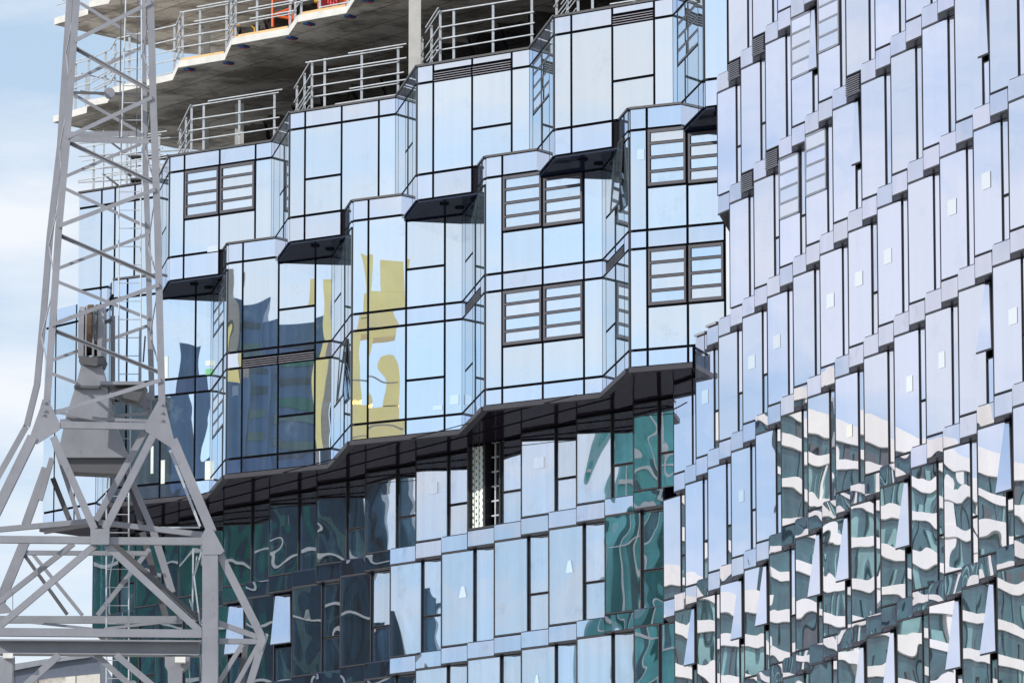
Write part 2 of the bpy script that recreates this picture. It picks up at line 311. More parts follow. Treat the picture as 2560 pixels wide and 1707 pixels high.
# --- lower zigzag, two storeys
rowsL = [(z['Lb'],z['F2'],'s'),(z['F2'],z['s1'],'v'),(z['s1'],z['F1'],'s')]
fl = {0:{}, 1:{}, 2:{(1,2):'tr',(2,1):'vent',(2,2):'vent'}, 3:{(1,2):'tr'}, 4:{(1,1):'win',(1,2):'win'}, 5:{(1,1):'win',(1,2):'win'}}
fl2 = {0:{}, 1:{}, 2:{(0,2):'tr'}, 3:{(0,2):'tr'}, 4:{(0,1):'win',(0,2):'win'}, 5:{(0,1):'win',(0,2):'win'}}
for i in range(6):
    S, E_ = LP[2*i], LP[2*i+1]; d, l = unit(S,E_); n = nrm(d)
    cs = cols_of(l, FRF if 0 < i < 5 else ((0,.22,.6,1) if i == 0 else (0,.185,.61,1)))
    nc = len(cs)-1
    if i == 5:
        rows_for(tower,S,d,n,cs,0,2,rowsL[:1],{}); pane(tower,S,d,n,cs[2],(4.80-3.15)/d[0],z['Lb'],z['F2'],'spanA','spandrel_panel'); rows_for(tower,S,d,n,cs,0,3,rowsL[1:],{(k_[0]-1,k_[1]):v_ for k_,v_ in fl[i].items()})
    else: rows_for(tower,S,d,n,cs,0,nc,rowsL,fl[i])
    rows_for(tower,S,d,n,cs,0,2,[(z['F1'],z['s0'],'v'),(z['s0'],z['F0'],'s')],fl2[i])
    f2 = {k:v for k,v in fl2[i].items()}
    if i == 0: rows_for(tower,S,d,n,cs,2,nc,[(z['F1'],z['s0'],'v'),(z['s0'],z['F0'],'s')],{})
    else:
        # below the overhang: no spandrel, one taller pane (window height kept)
        for ci in range(2,nc):
            s0, s1 = cs[ci], cs[ci+1]; f = f2.get((0,ci))
            zm = z['F1']+(z['s0']-z['F1'])*.41
            if f == 'win': pane(tower,S,d,n,s0,s1,z['F1'],zm); louvre_window(tower,S,d,n,s0,s1,zm,z['Ub']-.05)
            elif f == 'tr': pane(tower,S,d,n,s0,s1,z['F1'],zm); pane(tower,S,d,n,s0,s1,zm,z['Ub']-.05)
            else: pane(tower,S,d,n,s0,s1,z['F1'],z['Ub']-.05)
    if i < 5:
        S2 = LP[2*i+2]; d, l = unit(E_,S2); n = nrm(d); cs = cols_of(l, FRR)
        ft = {(1,1):'win',(1,2):'win'} if i in (1,) else {(1,1):'tr'}
        if i in (3,4): ft[(2,1)] = 'vent'; ft[(2,2)] = 'vent'
        rows_for(tower,E_,d,n,cs,0,4,rowsL,ft)
        ftt = {(0,1):'win',(0,2):'win'} if i == 1 else {(0,1):'tr'}
        rows_for(tower,E_,d,n,cs,0,4,[(z['F1'],z['Ub']-.05,'v')],ftt)
        if i >= 1:
            q_ = math.hypot(IB[i-1][0]-E_[0], IB[i-1][1]-E_[1])
            for s0_, s1_ in ((q_,l*.85),(l*.85,l)):
                pane(tower,E_,d,n,s0_,s1_,z['Ub']-.05,z['s0'],'glassA'); pane(tower,E_,d,n,s0_,s1_,z['s0'],z['F0'],'spanA','spandrel_panel')
        else: rows_for(tower,E_,d,n,cs,2,4,[(z['s0']+.12,z['F0'],'s')],{})
    # opened vent windows on two returns
for i, zz0, zz1 in ((2,z['t2']-.15,z['s1']-.1),(4,z['t1']-.2,z['s0']-.05)):
    E_ = LP[2*i+1]; d, l = unit(E_,LP[2*i+2]); n = nrm(d); S = E_
    wv = MB(); a0, a1 = l*.52, l*.84
    P = lambda a,o,zv: (S[0]+d[0]*a+n[0]*o, S[1]+d[1]*a+n[1]*o, zv)
    for (A_, B_) in (((a0,.09,zz1),(a0,.20,zz0)),((a1,.09,zz1),(a1,.20,zz0)),((a0,.20,zz0),(a1,.20,zz0)),((a0,.09,zz1),(a1,.09,zz1))):
        wv.tube(P(*A_), P(*B_), .028, 4)
    o = wv.build('open_vent','frame',tower, 'vent window swung out at its foot')
    c = MB(); c.hexa([P(a0,.20,zz0),P(a1,.20,zz0),P(a1,.18,zz0),P(a0,.18,zz0),P(a0,.10,zz1),P(a1,.10,zz1),P(a1,.07,zz1),P(a0,.07,zz1)]); c.build('glass_pane','glassA',o)
# copings and bottom trim
def trim(poly, z0, z1, o0, o1, name, mat, parent):
    for a, c in zip(poly[:-1], poly[1:]):
        d, l = unit(a,c); b = MB(); b.face(a,d,nrm(d),.0,l+.0,z0,z1,o0,o1); b.build(name,mat,parent)
trim(UP, z['Ut']-.01, z['Ut']+.05, -.25, .09, 'coping', 'frame', tower)
for i in range(5):
    trim([UP[2*i+1],UP[2*i+2]], z['Ut']+.052, z['Ut']+.07, -.2, .085, 'coping', 'alu', tower)
for i in range(6):
    # lower bay coping is visible where it stands proud of the upper bay
    S = LP[2*i]; prev = IB[i-2] if i >= 2 else None
    if i >= 1: endp = IA[i-1]; trim([S,endp], z['F0']-.015, z['F0']+.045, -.03, .10, 'coping','frame',tower)
    if prev: trim([prev,S], z['F0']-.015, z['F0']+.044, -.03, .10, 'coping','frame',tower)
trim(LP, z['Lb']-.02, z['Lb']+.05, -.02, .13, 'edge_trim','alu2',tower) if False else None
MT['alu2'] = plain('grey_edge_trim', (.04,.04,.052), .6, .0, spec=.2)
trim(LPC, z['Lb']-.13, z['Lb']+.0, -.05, .16, 'edge_trim','alu2',tower)
# corner posts at lower bay ends
for P_ in LP[1:-1:2]+LP[2:-1:2]:
    b = MB(); b.box((P_[0]-.05,P_[1]-.05,z['Lb']),(P_[0]+.05,P_[1]+.05,z['Ub']-.06)); b.build('corner_post','frame',tower)
for P_ in UP[1:-1:2]+UP[2:-1:2]:
    b = MB(); b.box((P_[0]-.05,P_[1]-.05,z['F0']),(P_[0]+.05,P_[1]+.05,z['Ut'])); b.build('corner_post','frame',tower)
# big underside of the tower, in panels
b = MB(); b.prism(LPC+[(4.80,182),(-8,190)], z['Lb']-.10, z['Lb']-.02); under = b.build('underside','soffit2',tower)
ov = (1.52,-2.6); lo = math.hypot(*ov); dv = (ov[0]/lo, ov[1]/lo); nv = nrm(dv)
for k in range(4):
    q0 = (-13.0-nv[0]*(k*1.15-1.6), 183.2-nv[1]*(k*1.15-1.6)); b = MB(); b.face(q0,dv,nv,0,32,z['Lb']-.115,z['Lb']-.102,0,.05); b.build('underside_joint','backing',under)
# unfinished concrete floors
HALF = [(-14.69,182.04),(-13.5,180.55),(-13.41,179.57),(-12.74,179.02),(-12.47,177.6),(-10.48,175.6),(-10.21,173.8),(-8.73,172.7),(-8.43,170.6),(-6.65,169.2),(-6.33,167.5),(-4.85,166.3)]
x_, y_ = -4.85,166.3
while x_ < 7:
    HALF += [(x_+.32,y_-1.9),(x_+1.97,y_-3.15)]; x_ += 1.97; y_ -= 3.15
SB = [(26,178),(16,196),(-11.0,186.2)]
for lv in (10.87, 11.883, 12.883):
    zt = ZL(lv); b = MB()
    poly = HALF+SB if lv > 11 else [UP[0]]+[ (p[0],p[1]) for p in UP[1:] ]+[(26,178),(16,196),(-11,186.2)]
    if lv > 11: b.prism(poly, zt-.21, zt); sl_ = b.build('floor_slab',['soffc'] if False else 'concrete',tower)
    else:
        b.prism([(p[0]+.25,p[1]+.35) for p in UP]+[(20,178),(-9,184.5)], zt-.3, zt); b.build('floor_slab','concrete',tower); continue
    for a, c in zip(HALF[:-1],HALF[1:]):
        d, l = unit(a,c); e = MB(); e.face(a,d,nrm(d),.003,l-.003,zt-.205,zt+.002,.003,.02); e.build('slab_edge','fascia',sl_)
    for j in range(6, len(HALF)-1, 2):
        a, c = HALF[j], HALF[j+1]; d, l = unit(a,c)
        e = MB(); e.face(a,d,nrm(d),.08,l-.1,zt+.004,zt+.09,-.12,-.04); e.build('timber_board','timber',tower)
        for q in (.1,.94):
            e = MB(); e.face(a,d,nrm(d),l*q-.10,l*q+.10,zt-.27,zt-.212,-.45,-.12); e.build('slab_clamp','blue',tower)
            e = MB(); e.face(a,d,nrm(d),l*q-.04,l*q+.05,zt-.29,zt-.271,-.4,-.25); e.build('slab_clamp','red',tower)
# columns and core
for (px, Y, l0, l1, rx, ry) in ((600,177,10.87,11.67,.28,.3),(655,180,11.88,12.67,.22,.25),(1037,162.6,10.87,11.67,.35,.5),(517,180,10.87,11.67,.2,.3),(516,180,11.88,12.67,.2,.3),(1037,168,11.88,12.67,.3,.3),(1700,158,10.87,11.67,.3,.3)):
    X = UT(px,200)[0]*Y; b = MB(); b.box((X-rx/2,Y-ry/2,ZL(l0)),(X+rx/2,Y+ry/2,ZL(l1)-.0)); b.build('column','fascia',tower)
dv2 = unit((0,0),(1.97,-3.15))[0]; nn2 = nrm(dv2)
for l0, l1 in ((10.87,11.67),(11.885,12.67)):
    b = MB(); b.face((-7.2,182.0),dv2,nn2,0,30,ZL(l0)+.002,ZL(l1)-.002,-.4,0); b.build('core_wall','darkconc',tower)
# netting with folds hung behind the edges
def net(p, q, z0, z1, lab):
    b = MB(); n = 40; m = 8
    vs = []
    for j in range(m+1):
        for i in range(n+1):
            t = i/n; f = .25*math.sin(t*37+j*.5)+.18*math.sin(t*91+j*1.3)
            sag = (.5*abs(math.sin(t*9)))*(j/m)**2*-0
            vs.append((p[0]+(q[0]-p[0])*t+f*.6, p[1]+(q[1]-p[1])*t+f, z0+(z1-z0)*j/m+sag))
    b.add(vs, [(j*(n+1)+i, j*(n+1)+i+1, (j+1)*(n+1)+i+1, (j+1)*(n+1)+i) for j in range(m) for i in range(n)])
    o = b.build('safety_net','netx'); tag(o, lab, 'safety net', 'dark safety nets hung between the bare floors')
m, N_, L_ = M('see_through_netting'); N_.remove(N_['Principled BSDF'])
a_ = N_.new('ShaderNodeBsdfTransparent'); b_ = N_.new('ShaderNodeBsdfDiffuse'); b_.inputs[0].default_value = (.02,.02,.024,1)
mx_ = N_.new('ShaderNodeMixShader'); nz_ = N_.new('ShaderNodeTexNoise'); nz_.inputs['Scale'].default_value = .8; nz_.inputs['Detail'].default_value = 5
mr_ = N_.new('ShaderNodeMapRange'); mr_.inputs['From Min'].default_value = .35; mr_.inputs['From Max'].default_value = .65; mr_.inputs['To Min'].default_value = .35; mr_.inputs['To Max'].default_value = .92
L_.new(nz_.outputs[0], mr_.inputs[0]); L_.new(mr_.outputs[0], mx_.inputs[0]); L_.new(a_.outputs[0], mx_.inputs[1]); L_.new(b_.outputs[0], mx_.inputs[2]); L_.new(mx_.outputs[0], N_['Material Output'].inputs[0])
MT['netx'] = m
net((-8.6,180.5),(-3,171.5),ZL(10.9),ZL(11.66),'dark draped netting behind the left guard rails under the lower bare slab')
net((-2.0,168.5),(3.2,160.5),ZL(10.9),ZL(11.66),'dark draped netting right of the pale concrete column')
net((-8.6,180.5),(-3,171.5),ZL(11.9),ZL(12.66),'dark draped netting above the lower bare slab near the orange lift')

# ------------------------------------------------------------ guard rails
def rail(pts, posts, z0, h, label, group, levels=(0.02,.27,.47,.68,.96), over=.25):
    """pts polyline (2D), posts list of (segment, fraction)"""
    p0 = pts[0]; o = thing('guard_rail', label, 'guard rail', (p0[0],p0[1],z0), group)
    for sg, f in posts:
        a, c = pts[sg], pts[sg+1]; x = a[0]+(c[0]-a[0])*f; y = a[1]+(c[1]-a[1])*f
        b = MB(); b.box((x-.035,y-.035,z0),(x+.035,y+.035,z0+h)); b.box((x-.09,y-.09,z0-.005),(x+.09,y+.09,z0+.04)); b.build('post','galv',o)
    for sg in range(len(pts)-1):
        a, c = pts[sg], pts[sg+1]; d, l = unit(a,c); n = nrm(d)
        for k, f in enumerate(levels):
            e0 = random.uniform(-.05,over); e1 = random.uniform(-.05,over)
            za = z0+h*f+random.uniform(-.02,.02); zb = z0+h*f+random.uniform(-.02,.02)
            b = MB(); b.tube((a[0]-d[0]*e0+n[0]*.06,a[1]-d[1]*e0+n[1]*.06,za+.03),(c[0]+d[0]*e1+n[0]*.06,c[1]+d[1]*e1+n[1]*.06,zb+.03),.021,6); b.build('rail','galv',o)
            if random.random() < .3:
                s0 = random.uniform(.2,.5)*l; b = MB(); b.tube((a[0]+d[0]*s0+n[0]*.12,a[1]+d[1]*s0+n[1]*.12,za+.09),(c[0]+n[0]*.12+d[0]*.3,c[1]+n[1]*.12+d[1]*.3,zb+.09),.021,6); b.build('rail','galv',o)
    return o
names = ['behind the crane mast','above the bay with the leftmost louvre window','above the second blue bay from the crane','above the bay right of the pale column','above the tallest blue bay','at the top edge beside the lilac tower']
for i in range(6):
    S, E_ = UP[2*i], UP[2*i+1]; d, l = unit(S,E_); n = nrm(d)
    f0 = .16 if i else 0.0
    A_ = (S[0]+d[0]*l*f0-n[0]*.2, S[1]+d[1]*l*f0-n[1]*.2); B_ = (E_[0]-n[0]*.2-d[0]*.05, E_[1]-n[1]*.2-d[1]*.05)
    pts = [A_, B_]; posts = [(0,.12),(0,.55),(0,.96)]
    if i:
        dr,_ = unit(UP[2*i-1],S); R_ = (A_[0]-dr[0]*3.6, A_[1]-dr[1]*3.6); pts = [R_,A_,B_]; posts = [(0,.0),(0,.5),(0,.97),(1,.14),(1,.56),(1,.97)]
    rail(pts, posts, z['Ut']+.0, 1.55, 'galvanised guard rail on the parapet '+names[i], 'guard rails along the bay tower parapet')
nm2 = ['at the far left end of the lower bare slab','left of the crane ladder on the lower bare slab','just right of the crane mast on the lower bare slab','above the dark netting on the lower bare slab','in front of the orange lift on the lower bare slab','at the top edge right of the orange lift']
k = 0
for j in (1,4,6,8,10,12):
    if j == 1: pts = [(p[0]+.1,p[1]+.15) for p in HALF[0:2]]+[(HALF[3][0]+.1,HALF[3][1]+.15)]; posts = [(0,.35),(0,.9),(1,.7)]; pts[0] = (pts[0][0]*.7+pts[1][0]*.3, pts[0][1]*.7+pts[1][1]*.3)
    else:
        a, c = HALF[j], HALF[j+1]; pr = HALF[j-1]; pts = [(pr[0]+.12,pr[1]+.1),(a[0]+.12,a[1]+.15),(c[0]+.05,c[1]+.15)]; posts = [(0,.2),(0,.9),(1,.38),(1,.98)]
        if j == 4: posts = [(0,.5),(1,.2),(1,.55),(1,.98)]
    rail(pts, posts, ZL(11.883), 1.6, 'galvanised guard rail '+nm2[k], 'guard rails along the bare slabs'); k += 1
a, c = HALF[1], HALF[4]
rail([(HALF[0][0]+.1,HALF[0][1]+.15),(a[0]+.1,a[1]+.15),(c[0]+.1,c[1]+.1)],[(0,.3),(1,.2),(1,.8)],ZL(12.883),1.6,'galvanised guard rail on the topmost bare slab behind the crane mast','guard rails along the bare slabs')
# back edge rails seen dark against the sky
rail([(-13.9,182.9),(-10.6,186.3)],[(0,.05),(0,.4),(0,.8)],ZL(11.883),1.6,'dark guard rail on the rear edge of the lower bare slab','guard rails along the bare slabs',levels=(.25,.6,.95))
# scaffold stair tower at the far left end
sc = thing('scaffold_tower','tube scaffold with diagonal braces behind the crane mast on the glass parapet','scaffold',(-11.8,179.5,z['Ut']))
for X,Y in ((-12.9,179.6),(-12.35,179.4),(-11.85,179.2),(-12.7,180.6),(-12.1,180.4),(-11.6,180.1),(-10.4,179.3)):
    b = MB(); b.tube((X,Y,z['Ut']-.1),(X,Y,z['Ut']+1.9+random.uniform(-.3,.3)),.03,6); b.build('upright','galv',sc)
for kk in range(5):
    zz = z['Ut']+.15+kk*.42; b = MB(); b.tube((-13.7,179.8,zz),(-10.3,178.9,zz+.02),.024,6); b.build('ledger','galv',sc)
for kk in range(3):
    zz = z['Ut']+.05+kk*.6; b = MB(); b.bar((-12.9,179.6,zz+.75),(-12.0,179.2,zz),(0,1,0),.04,(1,0,0),.10); b.build('brace','steeld',sc)
for kk, zz in enumerate((.5,1.25)):
    b = MB(); b.box((-12.0,179.0,z['Ut']+zz),(-9.8,179.6,z['Ut']+zz+.06)); b.build('deck_board','steeld',sc)
# orange lift, hoop
ol = thing('orange_lift','orange tubular work platform standing on the bare slab at the top edge','lift',(-6.5,172,ZL(11.883)))
Yl = 173.0
def seg(p, q, r, mat, o, nm='frame_tube'):
    b = MB(); b.tube(at(p[0],p[1],Yl), at(q[0],q[1],Yl), r, 8); b.build(nm,mat,o)
for p, q in (((682,68),(682,12)),((682,12),(684,-30)),((725,62),(724,25)),((724,25),(732,-5)),((732,-5),(736,-40)),((682,39),(723,24)),((690,40),(722,46)),((684,0),(735,-3)),((684,-30),(745,-34))):
    seg(p,q,.045,'orange',ol)
b = MB(); p = at(728,54,Yl); q = at(742,38,Yl); b.box((p.x,Yl-.3,p.z),(q.x,Yl+.4,q.z)); b.build('base_box','orange',ol)
om = thing('orange_machine','red orange machine body with ribbed tank at the top edge above the slab','machine',(-5.2,169,ZL(11.883)))
b = MB(); p = at(793,24,169.5); q = at(870,-25,169.5); b.box((p.x,169.5,p.z),(q.x,170.6,q.z)); b.build('body','orange',om)
for kk in range(7):
    b = MB(); xx = at(800+kk*7,20,169.4).x; b.tube((xx,169.44,at(800,22,169.4).z),(xx,169.44,at(800,-12,169.4).z),.05,8); b.build('rib','red',om)
b = MB(); p = at(785,4,169.2); q = at(797,-8,169.2); b.box((p.x,169.2,p.z),(q.x,169.4,q.z)); b.build('lamp','yellow',om)
hp = thing('yellow_hoop','thin yellow tubular hoop barrier on the lower bare slab','barrier',(-9,176,ZL(11.883)))
Yh = 175.5
for p, q in (((566,112),(566,70)),((566,70),(572,64)),((572,64),(600,63)),((583,100),(583,68)),((637,85),(636,70)),((636,70),(628,66))):
    b = MB(); b.tube(at(p[0],p[1],Yh), at(q[0],q[1],Yh), .025, 6); b.build('tube','yellow',hp)
# reusable pale worker-made bundle at bay corner
bd = MB(); 
for kk in range(5):
    p = at(408+kk*3.2, 440-kk*7, 177.2); bd.tube(p, (p.x+.25,177.3,p.z-.5), .06+.01*(kk%2), 7)
tag(bd.build('sheeting_bundle','sheet'), 'crumpled pale plastic sheeting bunched at the corner of the first blue bay', 'sheeting')

# ============================================================ SAWTOOTH TOWER and the WING
BO = (4.32,152.87); BM = (.499,-2.91)
WO = (3.31,156.2); WM = (1.524,-2.606)
def Cpt(t):
    if t >= -.75: return (BO[0]+BM[0]*t, BO[1]+BM[1]*t)
    return (WO[0]+WM[0]*(t+1), WO[1]+WM[1]*(t+1))
def fdir(t):
    a = 2.4 if t >= -.75 else 1.10
    l = math.hypot(1,a); return (1/l, -a/l)
def end_at_view(S, d, T, back=.0):
    """point on the line S+d*s seen (from the camera station) in line with T"""
    r = (T[0], T[1]); den = d[0]*r[1]-d[1]*r[0]
    return -(S[0]*r[1]-S[1]*r[0])/den
RB = .147
lilac = thing('sawtooth_tower','lilac glass tower with overlapping sawtooth panels on the right','tower',(8,140,ZL(3)))
wing = thing('lower_wing','dark teal glass wing under the blue bays between crane and lilac tower','building',(-5,168,ZL(3)))
def tall_window(par, S, d, n, w_, z0, z1, mat, curtain=None, label=None, pane_patch=None, kind='tall_window', louv=False):
    f = .035 if par is wing else .02; b = MB()
    b.face(S,d,n,0,f,z0,z1,-.28,.02); b.face(S,d,n,w_-f,w_,z0,z1,(-.13 if par is wing else -.04),.02)
    b.face(S,d,n,f+.001,w_-f-.001,z0,z0+f,-.28,.019); b.face(S,d,n,f+.001,w_-f-.001,z1-f,z1,-.28,.019)
    o = b.build(kind,'frame',par,label)
    if louv:
        h = (z1-z0)*.54; k = 4; zz = z1-.05-h
        bb = MB(); 
        for i in range(k+1): bb.face(S,d,n,.085,w_-.085,zz+h*i/k-.022,zz+h*i/k+.022,-.02,.035)
        bb.face(S,d,n,.03,.084,zz,z1-.05,-.02,.036); bb.face(S,d,n,w_-.084,w_-.03,zz,z1-.05,-.02,.036)
        bb.build('louvre_frame','lframe',o)
        for i in range(k):
            c = MB(); c.face(S,d,n,.09,w_-.09,zz+h*i/k+.03,zz+h*(i+1)/k-.03,-.01,.03,0,.003); c.build('glass_pane',mat,o)
        c = MB(); c.face(S,d,n,f+.01,w_-f-.01,z0+f+.01,zz-.03,-.02,.01,0,.003); c.build('glass_pane',mat,o)
    else:
        c = MB(); c.face(S,d,n,f+.008,w_-f-.008,z0+f+.008,z1-f-.008,-.02,.012,0,.0022); c.build('glass_pane',mat,o)
    if curtain:
        a0, a1 = curtain; c = MB(); k = 7
        for i in range(k):
            s0 = a0*w_+(a1-a0)*w_*i/k; s1 = a0*w_+(a1-a0)*w_*(i+1)/k; off = .04*(i%2)
            c.face(S,d,n,s0,s1-.002,z0+.05,z1-.05,-.22-off,-.2-off)
        c.build('curtain','curtain',o)
    if pane_patch and par is wing and (z1 < ZL(6.9)):
        fx, fz, sw, sh = pane_patch; c = MB(); xa = w_*fx; za = z0+(z1-z0)*fz
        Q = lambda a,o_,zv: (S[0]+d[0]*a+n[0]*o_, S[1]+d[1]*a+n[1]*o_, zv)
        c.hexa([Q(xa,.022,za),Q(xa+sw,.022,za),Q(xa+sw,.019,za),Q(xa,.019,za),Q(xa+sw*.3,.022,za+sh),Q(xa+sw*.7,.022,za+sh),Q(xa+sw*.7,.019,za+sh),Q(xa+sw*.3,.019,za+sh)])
        c.build('lit_lamp_patch','sheetB',o)  # pale trapezoid on the pane paints a lit lamp shade inside
    elif pane_patch:
        fx, fz, sw, sh = pane_patch; c = MB(); c.face(S,d,n,w_*fx,w_*fx+sw,z0+(z1-z0)*fz,z0+(z1-z0)*fz+sh,.019,.022); c.build('pale_sheet','sheetB' if par is lilac else 'spanA',o)
    return o
def storey(par, k, ts, gl, sp, extra):
    """storey below row k: walls, windows. ts = tooth starts"""
    z1 = ZL(k+2.79); z0 = ZL(k+1.79+RB)
    if extra.get('top'): z1 = extra['top']
    poly = []; last = None
    for t in ts:
        S = Cpt(t); d = fdir(t); n = nrm(d); T = Cpt(t+1) if (t >= -.75 or t+1 < -.75) else Cpt(t+1)
        fq = .62 if t < -.75 else .80
        uS = S[0]/S[1]; uT = T[0]/T[1]; uq = uS+fq*(uT-uS); Lt = (uq*S[1]-S[0])/(d[0]-uq*d[1])
        if t == 0 and k == 5: Lt = 1.2
        Ep = (S[0]+d[0]*Lt, S[1]+d[1]*Lt)
        rec = .055 if t < -.75 else .02
        Sp = (Ep[0]-n[0]*rec, Ep[1]-n[1]*rec)
        Sp = (Sp[0]+d[0]*.002, Sp[1]+d[1]*.002)
        w2 = end_at_view(Sp, d, T)+.02
        if w2 < .12: w2 = .3
        rnd = random.Random(int(t*2)*31+k*7)
        poly += [(S[0]-n[0]*.36,S[1]-n[1]*.36),(Ep[0]-n[0]*.36,Ep[1]-n[1]*.36)]
        key = (k,t)
        st = None
        ft = extra.get('feat',{}).get(key,{})
        louv = ft.get('louv', False)
        mat = ft.get('mat', gl)
        if ft.get('open_void'):
            b = MB(); f = .06
            b.face(S,d,n,0,f,z0,z1,-.28,.03); b.face(S,d,n,Lt-f,Lt,z0,z1,-.28,.03); b.face(S,d,n,f+.001,Lt-f-.001,z0,z0+f,-.28,.029)
            b.face(S,d,n,Lt*.46,Lt*.52,z0+f,z1,-.28,.0)
            o = b.build('empty_window','frame',par,'window opening with its pane missing, patterned curtain and shelves inside')
            c = MB()
            for i in range(6): c.face(S,d,n,.07+Lt*.39*i/6,.07+Lt*.39*(i+1)/6-.002,z0+.07,z1-.02,-.12-.03*(i%2),-.1-.03*(i%2))
            c.build('curtain','curtainp',o)
            c = MB()
            for i in range(4):
                for j in range(14): c.face(S,d,n,.12+Lt*.39*i/4,.145+Lt*.39*i/4,z0+.15+j*.19+(i%2)*.09,z0+.22+j*.19+(i%2)*.09,-.09,-.075)
            q = c.build('curtain_print','mull',o)
            c = MB()
            for j in range(6): c.face(S,d,n,Lt*.56,Lt-.07,z0+.35+j*.42,z0+.39+j*.42,-.25,-.2)
            c.face(S,d,n,Lt*.66,Lt*.69,z0,z1,-.25,-.19); c.build('shelf','galv',o)
        else:
            cu = None
            if par is wing and rnd.random() < .9: a0 = rnd.choice((.06,.28,.3)); cu = (a0, a0+rnd.uniform(.18,.3))
            if 'stick' in ft: st = ft['stick']
            elif (k,t) in STK: st = STK[(k,t)]
            tall_window(par,S,d,n,Lt,z0+.01,z1-.01,mat,cu,None,st,louv=louv)
        # narrow recessed window with or without a transom
        tr = rnd.random() < .45 or ft.get('tr')
        op = ft.get('open')
        zs = [z0+.01, z0+(z1-z0)*.40, z1-.01] if (tr or op) else [z0+.01, z1-.01]
        for q in range(len(zs)-1):
            if op and q == len(zs)-2:
                # top hung leaf swung out at its foot
                P = lambda a,o,zv: (Sp[0]+d[0]*a+n[0]*o, Sp[1]+d[1]*a+n[1]*o, zv)
                ang = op; ex = 1.6*op if par is lilac else .9*op; za, zb = zs[q]+.05, zs[q+1]-.04
                hz = zb-za
                c = MB(); c.hexa([P(.02,ang,za),P(w2+ex,ang,za),P(w2+ex,ang-.04,za),P(.02,ang-.04,za),P(.02,.06,zb),P(w2-.04,.06,zb),P(w2-.04,.02,zb),P(.02,.02,zb)])
                o = c.build('open_window','frame',par,'narrow window leaf swung out at its foot')
                c = MB(); c.hexa([P(.04,ang+.012,za+.03),P(w2+ex-.03,ang+.012,za+.03),P(w2+ex-.03,ang+.002,za+.03),P(.04,ang+.002,za+.03),P(.04,.075,zb-.03),P(w2-.06,.075,zb-.03),P(w2-.06,.064,zb-.03),P(.04,.064,zb-.03)])
                c.build('glass_pane',gl,o)
                continue
            b = MB(); f = .02 if par is wing else .014; za, zb = zs[q], zs[q+1]-(.03 if q < len(zs)-2 else 0)
            b.face(Sp,d,n,0,f,za,zb,-.16,(.03 if par is wing else .016)); b.face(Sp,d,n,w2-f,w2,za,zb,-.16,.03)
            b.face(Sp,d,n,f+.001,w2-f-.001,za,za+f,-.16,.03); b.face(Sp,d,n,f+.001,w2-f-.001,zb-f,zb,-.16,.03)
            o = b.build('narrow_window','frame',par)
            c = MB(); c.face(Sp,d,n,f+.006,w2-f-.006,za+f+.006,zb-f-.006,-.02,.012,0,.003); c.build('glass_pane',mat if t != -1 else gl,o)
            if par is wing:
                c = MB()
                for i in range(4): c.face(Sp,d,n,.04+.08*i,.12+.08*i-.002,za+.04,zb-.04,-.15+.02*(i%2),-.13+.02*(i%2))
                c.build('curtain','curtain',o)
        e2 = (Sp[0]+d[0]*w2-n[0]*.17, Sp[1]+d[1]*w2-n[1]*.17)
        poly += [e2]
        # reveal going out to the next tooth
        b = MB(); dd, ll = unit(e2, (T[0]-n[0]*.02,T[1]-n[1]*.02))
        if t != ts[-1]:
            b.face(e2,dd,nrm(dd),0,ll,z0+.01,z1-.01,-.12,-.05); b.build('reveal','frame',par)
    far = [(14,poly[-1][1]-1),(20,190)] if par is lilac else [(poly[-1][0]+2,poly[-1][1]+3),(8,185),(poly[0][0]+1,poly[0][1]+14)]
    if par is lilac: far = [(poly[-1][0]+6,poly[-1][1]+1),(poly[0][0]+9,poly[0][1]+6),(poly[0][0]+.6,poly[0][1]+4)]
    b = MB(); b.prism(poly+far, z0, z1); b.build('inner_wall','backing',par)
def boxrow(par, k, ts, sp, grille=()):
    """row k of spandrel boxes; ts = half-steps"""
    z0 = ZL(k+2.79); z1 = z0+RB*H
    poly = []
    for t in ts:
        upper_t = t if ((t*2) % 2 == 0) == (k % 2 == 0) else None
        S = Cpt(t); d = fdir(t); n = nrm(d)
        T = Cpt(t+.5) if not (-1.01 < t+.5 < -.6 and False) else Cpt(t+.5)
        wd = end_at_view(S, d, T)
        if wd < .1: wd = .6
        E_ = (S[0]+d[0]*wd, S[1]+d[1]*wd)
        poly += [(S[0]-n[0]*.03,S[1]-n[1]*.03),(E_[0]-n[0]*.03,E_[1]-n[1]*.03)]
        if t in grille:
            b = MB(); m = 8
            for i in range(m): hh = (z1-z0-.06)/m; b.face(S,d,n,.02,wd-.02,z0+.03+hh*i,z0+.03+hh*(i+.5),-.02,.05)
            b.face(S,d,n,0,wd,z0,z0+.03,-.02,.03); b.build('vent_grille','mull',par)
        else:
            b = MB(); b.face(S,d,n,.012,wd-.012,z0+.02,z1-.02,-.025,.012,0,.004); b.build('spandrel_panel',sp,par)
            b = MB(); b.face(S,d,n,0,wd,z0-.02,z0+.012,-.025,.016); b.build('panel_edge','frame',par)
    if par is lilac: far = [(poly[-1][0]+6,poly[-1][1]+1),(poly[0][0]+9,poly[0][1]+6),(poly[0][0]+.6,poly[0][1]+4)]
    else: far = [(poly[-1][0]+2,poly[-1][1]+3),(8,185),(poly[0][0]+1,poly[0][1]+14)]
    b = MB(); b.prism(poly+far, z0-.015, z1+.015); b.build('band_wall','backing2',par)
MT['backing2'] = plain('band_backing', (.02,.02,.05), .35)
def rng(a, b, s):
    r = []; 
    while a <= b+1e-6: r.append(round(a,2)); a += s
    return r
